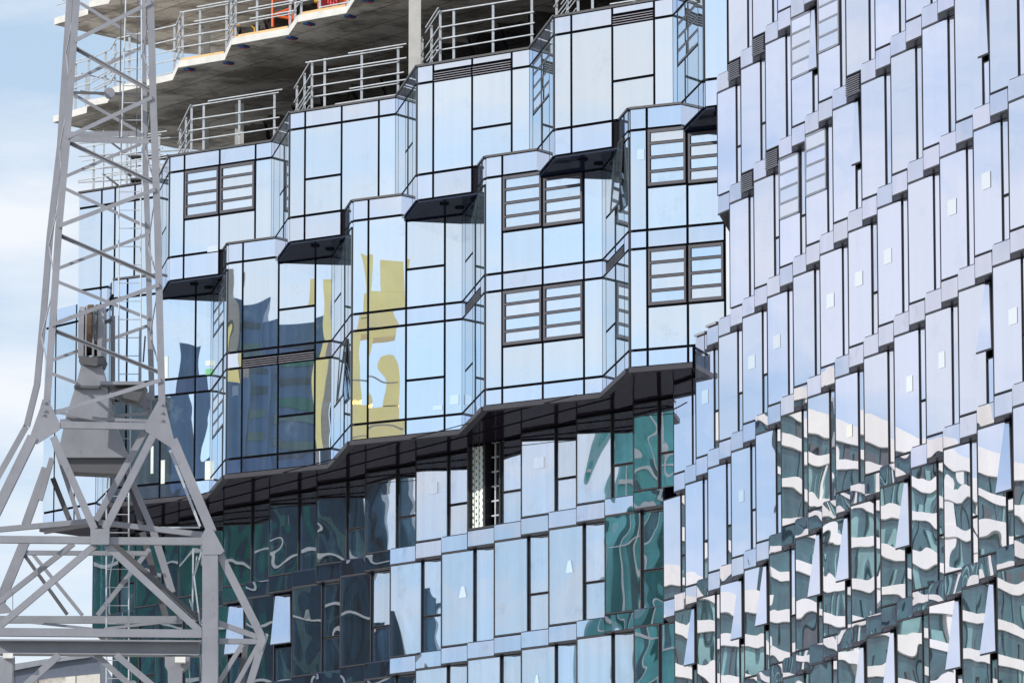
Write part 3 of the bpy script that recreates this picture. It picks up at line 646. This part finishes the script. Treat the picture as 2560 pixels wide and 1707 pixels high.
# row k sits at level k+2.79; storey k hangs below row k; odd storeys have teeth at whole steps
LF = {}
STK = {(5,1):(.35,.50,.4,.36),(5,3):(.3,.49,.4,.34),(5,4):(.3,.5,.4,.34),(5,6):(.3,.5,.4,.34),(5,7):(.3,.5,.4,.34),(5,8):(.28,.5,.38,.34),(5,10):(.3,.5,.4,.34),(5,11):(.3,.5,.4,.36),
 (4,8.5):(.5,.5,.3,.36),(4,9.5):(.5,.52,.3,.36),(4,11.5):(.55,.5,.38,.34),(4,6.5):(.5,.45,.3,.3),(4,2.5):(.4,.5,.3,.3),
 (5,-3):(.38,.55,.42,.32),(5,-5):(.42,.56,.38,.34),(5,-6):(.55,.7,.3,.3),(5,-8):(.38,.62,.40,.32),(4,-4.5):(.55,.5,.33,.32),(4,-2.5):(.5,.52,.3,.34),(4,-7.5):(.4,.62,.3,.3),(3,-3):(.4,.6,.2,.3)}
for key in ((7,5),(7,6),(6,4.5),(6,5.5)): LF[key] = {'louv':True}
for key in ((3,0),(3,2),(3,3),(3,5),(3,6),(3,8),(3,11),(2,6.5),(2,7.5),(2,9.5),(2,10.5),(4,10.5)): LF.setdefault(key,{})['open'] = .30
for key in ((6,6.5),(7,5),(6,10.5)): LF.setdefault(key,{})['open'] = .16
WF = {(5,-4):{'open_void':True}, (4,-8.5):{'open':.24}, (4,-9.5):{'open':.24}, (5,-2):{'tr':True}, (5,-7):{'tr':True}, (5,-5):{'tr':True}, (4,-2.5):{'tr':True}, (4,-3.5):{'tr':True},(4,-5.5):{'tr':True},(4,-6.5):{'tr':True}}
for k, t0, t1 in ((8,2.5,10.5),(7,2,11),(6,2.5,12.5),(4,-.5,13.5),(3,0,14),(2,-.5,14.5)):
    storey(lilac, k, rng(t0,t1,1), 'glassB','spanB', {'feat':LF})
storey(lilac, 5, rng(1,13,1), 'glassB','spanB', {'feat':LF})
storey(lilac, 5, [0.0], 'glassB','spanB', {'feat':LF,'top':ZL(7.695)})
for k, t0, t1 in ((7,2,11),(6,2,12.5),(5,1,13.5),(4,0,14),(3,-.5,14.5),(2,-.5,15)):
    boxrow(lilac, k, rng(t0,t1,.5), 'spanB', {7:(2.5,3.5),6:(3,4,7)}.get(k,()))
b = MB(); b.face(Cpt(1),fdir(1),nrm(fdir(1)),0,.66,ZL(7.79)+RB*H+.02,ZL(7.79)+RB*H+.08,-.5,.05); b.face(Cpt(1.5),fdir(1),nrm(fdir(1)),0,.66,ZL(7.79)+RB*H+.02,ZL(7.79)+RB*H+.08,-.8,.05); b.build('coping','alu',lilac)
for k, t0, t1 in ((5,-12,-1),(4,-11.5,-1.5),(3,-12,-1),(2,-11.5,-1.5)):
    storey(wing, k, rng(t0,t1,1), 'glassW','spanW', {'feat':WF,'top':ZL(7.695) if k == 5 else None})
for k, t0, t1 in ((4,-12,-1),(3,-12,-1),(2,-12,-1)):
    boxrow(wing, k, rng(t0,t1,.5), 'spanW')

# ============================================================ CRANE (lattice portal, two frames 2 m apart)
YF, YB = 110.0, 111.9
crane = thing('lattice_crane','grey lattice crane mast on splayed portal legs in front of the glass tower','crane',(-8,111,0))
def ang(p, q, w_, Y, name='brace', mat='steel', flange='top', t=.018, Yq=None, dep=None, off=0., front=False):
    """steel angle between two measured points"""
    a = at(p[0],p[1],Y+off); c = at(q[0],q[1],(Yq or Y)+off); ax = (c-a).normalized()
    up = Vector((0,1,0)).cross(ax).normalized()
    if up.z < 0: up = -up
    if abs(ax.z) > .97: up = Vector((1,0,0))
    b = MB(); dep = dep or w_*.9; Yv = Vector((0,1,0))
    b.bar(a, c, up, w_, Yv, t)
    sgn = 1 if flange == 'top' else -1
    o2 = up*sgn*(w_/2-t/2)+Yv*(dep/2+t/2)*(-1 if front else 1)
    b.bar(a+o2, c+o2, up, t, Yv, dep)
    return b.build(name, mat, crane)
def ibeam(p, q, w_, dep, Y, name='beam', mat='steel', Yq=None, fl=True):
    a = at(p[0],p[1],Y); c = at(q[0],q[1],Yq or Y); ax = (c-a).normalized(); up = Vector((0,1,0)).cross(ax).normalized(); Yv = Vector((0,1,0))
    if up.z < 0: up = -up
    if abs(ax.z) > .97: up = Vector((1,0,0))
    b = MB(); b.bar(a,c,up,w_,Yv,dep); return b.build(name,mat,crane)
def polyl(pts, w_, Y, name, mat, flange='bottom', dep=None, t=.02):
    for p, q in zip(pts[:-1],pts[1:]): ang(p,q,w_,Y,name,mat,flange,t,dep=dep)
px = 1/131.8   # metres per photo pixel at the crane
# chords
polyl([(192,-10),(166,363),(147,570),(133,788),(117,1010)], .135, YF, 'chord','steel','bottom',.13,.02)
polyl([(376,-10),(383,254),(394,570),(399,788),(405,1010)], .135, YF, 'chord','steel','bottom',.13,.02)
polyl([(174,-10),(150,363),(124,590),(108,788),(92,960),(66,1065),(24,1140),(-30,1235)], .12, YB, 'chord','steel','top',.13,.02)
polyl([(357,-10),(361,327),(369,570),(374,788),(380,1000)], .11, YB, 'chord','steel','bottom',.12,.02)
# front bracing
FB = .078
for p, q in (((186,103),(378,6)),((167,344),(380,244)),((145,566),(388,474)),((129,812),(398,712)),((106,1041),(402,950))): ang(p,q,FB,YF,'brace','steel','top',off=-.03)
for p, q in (((186,121),(379,230)),((169,356),(391,462)),((150,590),(398,698)),((131,825),(404,934))): ang(p,q,FB*.9,YF,'brace','steel','top',dep=.10,off=.12,front=True)
for p, q in (((200,8),(353,102)),((182,236),(353,333)),((163,472),(364,566)),((146,705),(371,796)),((127,933),(356,1019))): ang(p,q,FB*.8,YB,'brace','steel','top',off=-.03)
for p, q in (((182,204),(353,120)),((165,441),(353,360)),((146,671),(364,588)),((129,901),(371,814)),((183,-20),(353,-95))): ang(p,q,FB*.8,YB,'brace','steel','top',off=.05)
# side bracing between the frames
sd = [(0,110),(110,230),(230,350),(350,470),(470,590),(590,705),(705,815),(815,930)]
def xf(pts, y):
    for (x0,y0),(x1,y1) in zip(pts[:-1],pts[1:]):
        if y0 <= y <= y1: return x0+(x1-x0)*(y-y0)/(y1-y0)
    return pts[-1][0]
FLp = [(192,-10),(166,363),(147,570),(133,788),(117,1010)]; BLp = [(174,-10),(150,363),(124,590),(108,788),(92,960),(66,1065)]
FRp = [(376,-10),(383,254),(394,570),(399,788),(405,1010)]; BRp = [(357,-10),(361,327),(369,570),(374,788),(380,1000)]
for i,(a,c) in enumerate(sd):
    for fp, bp in ((FLp,BLp),(FRp,BRp)):
        p = (xf(fp,a),a); q = (xf(bp,c+25),c+25); 
        if i%2: p = (xf(fp,c),c); q = (xf(bp,a+25),a+25)
        A_ = at(p[0],p[1],YF+.1); B_ = at(q[0],q[1],YB-.05); b = MB(); b.bar(A_,B_,(1,0,0),.015,(0,0,1),.07); b.build('side_brace','steel',crane)
# horizontal frames
ibeam((176,349),(372,354),.10,.02,YF-.02); ibeam((176,336),(356,334),.10,.02,YB); ang((180,338),(365,351),.05,YF+.9,'brace','steel','top')
ang((182,232),(356,236),.055,YB-.1,'beam','steeld','top')
ibeam((150,1062),(366,1066),.13,.10,YF,'beam')
ang((142,1030),(250,1047),.06,YF+.6,'brace'); ang((250,1047),(372,1052),.06,YF+.6,'brace'); ang((150,1052),(247,1042),.06,YF+1.,'brace'); ang((247,1042),(368,1033),.06,YF+1.,'brace')
b = MB(); p = at(273.4,232.7,YB-.35)
cdisc = [(p.x+.107*math.cos(i*math.pi/10),p.y,p.z+.107*math.sin(i*math.pi/10)) for i in range(20)]; b.extrude(cdisc,(0,.10,0)); b.build('lamp_disc','white2',crane) if False else b.build('lamp_disc','steel',crane)
# gussets
def plate(pts, Y, name='gusset_plate', t=.03, mat='steel', bolts=()):
    b = MB(); b.extrude([at(x,y,Y) for x,y in pts], (0,t,0)); o = b.build(name,mat,crane)
    for x,y in bolts:
        c = MB(); p = at(x,y,Y); c.extrude([(p.x+.028*math.cos(i*math.pi/3),p.y-.03,p.z+.028*math.sin(i*math.pi/3)) for i in range(6)], (0,.029,0)); c.build('bolt',mat,o)
    return o
plate([(106,998),(120,998),(150,1058),(150,1073),(92,1110),(72,1098),(100,1020)], YF-.06, bolts=((112,1006),(112,1026),(108,1036)))
plate([(396,1001),(411,1001),(438,1112),(425,1117),(364,1078),(364,1058)], YF-.06, bolts=((404,1011),(404,1031),(404,1050)))
plate([(355,990),(378,975),(380,1040),(358,1042)], YB-.06, bolts=((374,1000),(374,1018)))
plate([(226,1321),(273,1321),(273,1360),(226,1360)], YF-.16, t=.12)
plate([(513,1322),(531,1320),(561,1376),(552,1385),(508,1386),(503,1340)], YF-.16, t=.12)
# portal legs
def leg(p, q, w_, Y, d=.16, name='leg', mat='steel'): return ibeam(p,q,w_,d,Y,name,mat)
leg((82,1092),(-12,1285),.19,YF); leg((432,1100),(530,1330),.19,YF); leg((545,1376),(655,1592),.15,YF)
leg((663,1583),(624,1712),.13,YF); leg((526,1380),(526,1720),.295,YF,.3,'post')
plate([(648,1560),(659,1580),(665,1600),(655,1625),(642,1610)], YF-.10, t=.2)
leg((115,1170),(64,1312),.16,YB,.14); leg((64,1350),(0,1505),.19,YB,.14); leg((130,1145),(100,1250),.10,YB-.2,.1)
# V braces from the centre node
leg((133,1092),(236,1322),.14,YF-.02,.10,'brace'); leg((382,1090),(263,1322),.14,YF-.02,.10,'brace')
leg((361,1080),(240,1300),.12,YF+.5,.10,'brace','steeld2' if False else 'steel'); leg((136,1110),(199,1300),.085,YB,.1,'brace')
leg((132,1195),(178,1310),.10,YB+.2,.1,'brace','steeld'); leg((320,1190),(352,1310),.10,YB+.2,.1,'brace','steeld')
leg((318,1175),(384,1330),.12,YB,.1,'brace'); leg((384,1330),(430,1480),.14,YB,.12,'leg'); leg((356,1330),(414,1540),.12,YB+.3,.1,'leg','steeld')
# upper portal beams
ibeam((-20,1348),(226,1350),.135,.14,YF,'beam'); ibeam((273,1352),(505,1353),.14,.14,YF,'beam')
ang((-20,1324),(222,1302),.10,YF+.7,'brace','steel','bottom'); ang((247,1304),(508,1336),.10,YF+.7,'brace','steel','bottom')
ang((110,1330),(222,1312),.06,YF+1.1,'brace','steeld','bottom'); ibeam((55,1381),(370,1383),.085,.1,YB,'beam')
ang((345,1318),(500,1318),.03,YB-.5,'brace','galv','top')
# X braces below
leg((238,1362),(-12,1574),.125,YF,.1,'brace'); leg((266,1362),(500,1577),.13,YF,.1,'brace')
leg((184,1358),(-12,1512),.10,YF+.55,.1,'brace','steel'); leg((285,1360),(496,1548),.10,YF+.55,.1,'brace','steeld')
leg((60,1385),(168,1535),.07,YB,.08,'brace','steeld'); leg((80,1382),(206,1537),.07,YB,.08,'brace'); leg((374,1372),(244,1537),.085,YB,.08,'brace')
plate([(-20,1500),(14,1508),(34,1530),(-20,1535)],YB-.4)
# lower beams
ibeam((-20,1579),(505,1584),.155,.14,YF,'beam'); ibeam((-20,1548),(455,1549),.14,.12,YB,'beam')
ang((20,1549),(232,1571),.05,YF+1,'brace'); ang((260,1571),(456,1549),.05,YF+1,'brace')
ibeam((-20,1617),(498,1622),.25,.12,YF+.3,'girder'); ibeam((-20,1601),(505,1604),.03,.36,YF+.15,'girder_flange','white3' if False else 'steel')
ibeam((-20,1634),(498,1638),.025,.36,YF+.3,'girder_flange','steel')
# right outrigger
leg((546,1556),(650,1594),.10,YF,.1,'beam'); leg((546,1602),(652,1603),.10,YF,.1,'beam'); leg((648,1608),(590,1712),.085,YF,.1,'brace'); leg((606,1610),(540,1716),.085,YF,.1,'brace'); leg((616,1600),(600,1712),.10,YB,.1,'brace','steeld')
leg((492,1390),(486,1440),.02,YF+.4,.02,'rod','galv'); leg((503,1380),(485,1440),.03,YF+.4,.03,'brace','galv'); leg((485,1440),(500,1560),.03,YF+.4,.03,'brace','galv'); leg((483,1370),(481,1530),.03,YF+.6,.03,'rod','galv')
leg((425,1125),(500,1315),.05,YF+.5,.05,'brace','galv')
leg((148,1636),(60,1716),.13,YF+.1,.1,'brace'); leg((240,1636),(330,1716),.11,YF+.3,.1,'brace','steel'); leg((290,1636),(385,1716),.12,YF,.1,'brace')
plate([(-20,1640),(32,1640),(30,1720),(-20,1720)],YF-.05,'post',t=.3)
plate([(412,1640),(474,1640),(472,1663),(455,1677),(454,1720),(420,1720),(419,1676),(412,1664)],YF+.1,'post',t=.3)
b = MB(); p = at(438,1656,YF-.05); q = at(464,1642,YF-.05); b.box((p.x,YF-.15,p.z),(q.x,YF+.05,q.z)); b.build('work_light','white',crane)
b = MB(); p = at(9,1646,YF-.05); q = at(33,1633,YF-.1); b.box((p.x,YF-.2,p.z),(q.x,YF-.06,q.z)); b.build('work_light','white',crane)
leg((470,1636),(476,1716),.02,YF+.3,.02,'rod','galv'); leg((500,1636),(506,1716),.02,YF+.3,.02,'rod','galv'); leg((36,1640),(38,1716),.015,YF,.015,'cable','steeld'); leg((32,1480),(32,1525),.012,YF,.012,'cable','steeld')
# counter housing inside the mast
YH_ = YF+.75
body = [(205,905),(252,905),(268,968),(285,1050),(320,1140),(318,1143),(146,1143),(143,1139),(165,1040),(188,968)]
b = MB(); b.extrude([at(x,y,YH_) for x,y in body], (0,.8,0)); hs = b.build('housing','steel',crane)
b = MB(); b.extrude([at(x,y,YH_-.02) for x,y in [(188,972),(268,968),(285,1052),(278,1056),(190,1050)]], (0,.018,0)); b.build('housing_panel','steel',hs)
b = MB(); b.extrude([at(x,y,YH_+.1) for x,y in [(160,1145),(318,1145),(302,1182),(296,1184),(170,1178)]], (0,.6,0)); b.build('housing_base','steeld',hs)
b = MB(); p = at(186,983,YH_); q = at(252,966,YH_); b.box((p.x,YH_-.12,q.z-.05),(q.x,YH_+.9,q.z)); b.build('top_flange','steeld',hs)
b = MB(); p = at(193,968,YH_); q = at(362,955,YH_); b.box((at(252,960,YH_).x,YH_-.2,at(252,965,YH_).z),(q.x,YH_+.8,at(252,957,YH_).z)); b.build('platform','steel',crane)
b = MB(); b.extrude([at(x,y,YH_-.1) for x,y in [(285,972),(365,964),(345,1003),(300,992)]], (0,.6,0)); b.build('platform_bracket','steeld',crane)
# sheave head
for x0, x1, mat in ((197,211,'steel'),(214,218,'steel'),(232,237,'steel'),(245,261,'steel')):
    prof = [(752,0.0),(770,0)]; c = MB()
    zt = at(x0,756 if x0>198 and x0<245 else 760,YH_).z; zb = at(x0,893,YH_).z; xa = at(x0,800,YH_).x; xb = at(x1,800,YH_).x
    pts = []
    for i in range(9):
        a = math.pi*i/8; pts.append((xa, YH_+.3-.42*math.cos(a), zt-.42+.42*math.sin(a)))
    pts += [(xa,YH_+.72,zb),(xa,YH_-.12,zb)]
    c.extrude(pts,(xb-xa,0,0)); c.build('cheek_plate',mat,crane)
for x0, x1, mat in ((219,231,'rust'),(238,244,'steeld')):
    c = MB(); p = at((x0+x1)/2,825,YH_+.3); xa = at(x0,800,YH_).x; xb = at(x1,800,YH_).x
    pts = [(xa, p.y+.5*math.cos(i*math.pi/10), p.z+.5*math.sin(i*math.pi/10)) for i in range(20)]; c.extrude(pts,(xb-xa,0,0)); c.build('sheave',mat,crane)
b = MB(); b.extrude([at(x,y,YH_-.15) for x,y in [(198,890),(262,893),(256,908),(240,915),(205,910),(197,903)]], (0,.8,0)); b.build('sheave_base','steeld',crane)
leg((262,806),(281,798),.06,YH_+.2,.06,'pin','steeld'); leg((282,790),(282,960),.09,YH_+.5,.06,'upright')
# ladders
def ladder(x0, x1, y0, y1, Y, step, x0b=None, x1b=None):
    o = MB(); x0b = x0b or x0; x1b = x1b or x1
    o.tube(at(x0,y0,Y),at(x0b,y1,Y),.016,6); l = o.build('ladder','galv',crane)
    o = MB(); o.tube(at(x1,y0,Y),at(x1b,y1,Y),.016,6); o.build('rail','galv',l)
    y = y0+10
    while y < y1-5:
        t = (y-y0)/(y1-y0); o = MB(); o.tube(at(x0+(x0b-x0)*t,y,Y),at(x1+(x1b-x1)*t,y,Y),.009,5); o.build('rung','galv',l); y += step
ladder(315,354,-10,465,YF+1.1,43,300,356); ladder(296,352,470,1210,YF+1.1,45.5,270,328) if False else ladder(297,352,470,960,YF+1.1,45.5)
ladder(285,326,1000,1220,YF+1.1,43,268,324); ladder(266,322,1230,1712,YF+1.15,45.5)
for xx in (303,345): leg((xx,-10),(xx-4,350),.022,YF+1.3,.022,'cable','steeld')
leg((351,820),(349,965),.05,YF+1.0,.05,'pipe'); leg((363,840),(358,905),.03,YF+1.05,.03,'hose','steeld')

# ============================================================ NEIGHBOURS: the roof behind the crane and the buildings mirrored in the glass
rf = thing('low_roof','grey low building with a pale sloping parapet at the lower left behind the crane','building',(-20,225,0))
b = MB(); Yr = 225
b.extrude([at(x,y,Yr) for x,y in [(-60,1686),(25,1670),(150,1650),(225,1640),(250,1642),(262,1900),(-60,1900)]],(0,8,0)); b.build('wall','roofgrey',rf) if 'roofgrey' in MT else None
MT['roofgrey'] = plain('blue_grey_cladding', (.13,.15,.20), .5)
b.build('wall','roofgrey',rf)
b = MB(); b.extrude([at(x,y,Yr-.15) for x,y in [(-60,1676),(25,1660),(150,1641),(226,1637),(226,1642),(150,1652),(28,1676),(-60,1692)]],(0,.14,0)); b.build('parapet','alu',rf)
b = MB(); b.extrude([at(x,y,Yr-.1) for x,y in [(28,1712),(120,1695),(250,1683),(252,1760),(28,1760)]],(0,.09,0)); b.build('lower_cladding','concrete',rf)

# mirrored buildings stand where their reflections say they are, left of the scene and out of the direct view
def tower_box(par, name, c, ax, nn, q0, q1, z0, z1, depth, mat):
    b = MB(); b.face(c, ax, nn, q0, q1, z0, z1, -depth, 0); return b.build(name, mat, par)
# cream banded office tower, seen in the sawtooth tower
EC = (-335,422); EA = (.995,-.10); EN = (-.10,-.995)
e1 = thing('banded_tower','cream banded green glass office tower mirrored in the lower panels of the lilac tower','tower',(EC[0],EC[1],0))
MT['bluegreen'] = plain('blue_green_glazing', (.03,.095,.095), .15, scale=.3, var=.6, spec=.8)
MT['pglass'] = plain('pale_green_glazing', (.18,.34,.31), .3, scale=.3, var=.4)
MT['navy'] = plain('navy_cladding', (.05,.12,.25), .5, scale=.12, var=.45)
MT['deepteal'] = plain('deep_teal_cladding', (.02,.13,.11), .5, scale=.15, var=.5)
MT['slate'] = plain('slate_cladding', (.03,.058,.085), .5, scale=.15, var=.5)
MT['teal'] = plain('teal_cladding', (.15,.48,.46), .5, scale=.12, var=.55)
MT['mustard'] = plain('gold_anodised_panel', (.97,.74,.30), .32, 1.0, scale=.3, var=.10)
MT['taupe'] = plain('taupe_render', (.36,.32,.28), .8)
rr = random.Random(5)
for q0, q1, zt in ((-75,36,89.5),(36.1,95,70.5)):
    tower_box(e1,'body',EC,EA,EN,q0,q1,0,zt-.4,1,'bluegreen')
    nf = int(zt/4.0)
    for f in range(nf+1):
        zz = zt-f*4.0
        if zz < 3: break
        h_ = 1.15 if f else 2.1
        tower_box(e1,'floor_band',EC,EA,EN,q0-.3,q1+.3,zz-h_,zz,.55,'cream').location = Vector((EN[0]*.6,EN[1]*.6,0))
        if zz > 55:
            for kk in range(int((q1-q0)/2.6)-1):
                m_ = rr.choice(('pglass','bluegreen','frame','pglass','bluegreen')); a0 = q0+kk*2.6+rr.uniform(0,.5); w_ = rr.choice((.5,.8,1.6))
                b = MB(); b.face(EC,EA,EN,a0,a0+w_,zz-3.95,zz-h_-.02-rr.choice((0,0,.9,1.6)),.02,.12+.05*rr.random()); b.build('window',m_,e1)
for kk in range(4):
    a0 = -62+kk*27+rr.uniform(-3,3); tower_box(e1,'pier',EC,EA,EN,a0,a0+rr.uniform(.7,2.2),0,89,.5,'cream').location = Vector((EN[0]*.4,EN[1]*.4,0)) if a0 < 22 else Vector((0,0,-20))
# buildings seen in the blue bays
AC = (-300,60); rn = (-.93,-.36); l_ = math.hypot(*rn); AN = (-rn[0]/l_,-rn[1]/l_); AX = (-rn[1]/l_, rn[0]/l_)
def face_q(par, name, q0, q1, z0, z1, o0, o1, mat):
    b = MB(); d_ = AX; b.face(AC,d_,AN,q0,q1,z0,z1,o0,o1); return b.build(name,mat,par)
e2 = thing('dark_blue_block','dark blue office block mirrored in the third bay from the left','building',(AC[0],AC[1],0))
face_q(e2,'body',-20.6,-16.6,0,86.5,-20,0,'navy'); face_q(e2,'wing',-16.59,-12.4,0,84.9,-19,-.6,'navy'); face_q(e2,'annex',-11.1,-4.8,0,79.6,-18,-.5,'slate'); face_q(e2,'stair_core',-4.79,-2.6,0,83.5,-18,0,'navy')
for kk in range(26):
    zz = 84-kk*1.9; face_q(e2,'window_strip',-20.2,-16.9,zz,zz+.7,.02,.06,rr.choice(('slate','bluegreen','pglass'))); face_q(e2,'window_strip',-16.2,-12.6,zz-.5,zz+.2,-.55,-.5,rr.choice(('slate','bluegreen','deepteal'))) if zz < 83 else None
e3 = thing('golden_slabs','pair of narrow golden slab towers mirrored beside the dark blue block','building',(AC[0],AC[1]+5,0))
face_q(e3,'left_slab',-20.5,-19.3,0,88.2,.1,.7,'mustard'); face_q(e3,'cap',-19.25,-18.7,0,89,.1,.7,'taupe'); face_q(e3,'right_slab',-12.5,-11.75,0,88.3,.1,.7,'mustard'); face_q(e3,'cap',-11.7,-11.15,0,87.6,.1,.6,'taupe'); face_q(e3,'podium',-20.9,-18.5,0,79.6,.75,1.1,'navy')
e4 = thing('golden_frame','golden open framed building mirrored in the bay left of the middle','building',(AC[0],AC[1]-16,0))
for q0,q1,z0,z1 in ((14.5,15.5,86.2,89.6),(16.4,18.3,86.2,89.2),(14.3,18.3,82.6,86.19),(14.3,15.7,77.2,82.59),(16.9,18.3,76.9,80.6),(13.5,18.3,0,76.8)):
    face_q(e4,'frame_block',q0-.5,q1-.5,z0,z1,-3,0,'mustard')
for zz in (78.8,83.9,74.6): face_q(e4,'joint',14.0,17.6,zz,zz+.12,.01,.05,'taupe')
# buildings seen in the wing
WC = (-300,200); wn = (.985,-.10); l_ = math.hypot(*wn); WN = (wn[0]/l_,wn[1]/l_); WX = (.10/l_*-1, -.985/l_)
def face_w(par, name, q0, q1, z0, z1, o0, o1, mat):
    b = MB(); b.face(WC,WX,WN,q0,q1,z0,z1,o0,o1); return b.build(name,mat,par)
e5 = thing('dark_slab_building','long dark slate and green building mirrored in the left half of the wing','building',(WC[0],WC[1]+20,0))
face_w(e5,'green_part',-60,-17.3,0,78,-20,0,'deepteal'); face_w(e5,'slate_part',-17.29,-3.2,0,78,-20,0,'slate'); face_w(e5,'low_part',-3.19,-1.2,0,58.5,-20,-.4,'slate')
for zz, h_ in ((62.6,.28),(57.4,.22),(70.2,.15),(52.2,.3)):
    face_w(e5,'ledge',-60,-3.4,zz,zz+h_,.02,.4,'white')
for kk in range(30):
    q0 = -58+kk*1.9+rr.uniform(-.4,.4)
    if q0 > -4.5: break
    face_w(e5,'window_strip',q0,q0+rr.uniform(.3,.9),48,77,.01,.05,rr.choice(('bluegreen','slate','deepteal','frame')))
for q_ in (-30,-21.5,-9.4): face_w(e5,'drainpipe',q_,q_+.22,52,70,.3,.5,'white')
e6 = thing('teal_building','teal green building with pale ribs mirrored beside the lilac tower','building',(WC[0],WC[1]-25,0))
face_w(e6,'body',18.9,34,0,76,-20,0,'teal')
for zz, h_ in ((68.5,.3),(62.8,.22),(55.4,.3)): face_w(e6,'ledge',18.95,33.9,zz,zz+h_,.02,.3,'white')
for q_ in (20.2,22.4,25.3): face_w(e6,'rib',q_,q_+.2,48,75,.31,.5,'white')
for kk in range(7): face_w(e6,'window_strip',19.4+kk*2.1,20.2+kk*2.1,48+rr.uniform(0,8),66+rr.uniform(0,8),.01,.04,rr.choice(('deepteal','bluegreen')))

# reflections and lit interior painted as pale sheets on some bay panes
def patch_on(i, poly, px_, py_, wpx, hpx, mat='sheetB'):
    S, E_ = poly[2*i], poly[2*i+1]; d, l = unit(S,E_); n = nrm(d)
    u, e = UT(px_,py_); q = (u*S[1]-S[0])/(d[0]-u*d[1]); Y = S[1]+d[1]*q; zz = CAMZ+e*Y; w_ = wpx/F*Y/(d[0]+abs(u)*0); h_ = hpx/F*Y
    b = MB(); b.face(S,d,n,q-w_/2,q+w_/2,zz-h_/2,zz+h_/2,.079,.083); b.build('pale_sheet',mat,tower)
MT['lampwhite'] = plain('white_light_patch', (.55,.60,.57), .7)
MT['greenfilm'] = plain('green_patch', (.10,.35,.16), .5)
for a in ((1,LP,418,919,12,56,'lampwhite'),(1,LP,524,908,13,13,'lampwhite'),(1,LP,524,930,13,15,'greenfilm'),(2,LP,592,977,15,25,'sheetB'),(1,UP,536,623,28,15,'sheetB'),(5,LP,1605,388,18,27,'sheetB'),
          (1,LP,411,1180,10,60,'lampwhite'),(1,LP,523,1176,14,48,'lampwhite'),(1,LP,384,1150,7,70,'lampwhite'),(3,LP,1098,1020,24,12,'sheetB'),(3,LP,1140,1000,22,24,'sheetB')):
    patch_on(*a)
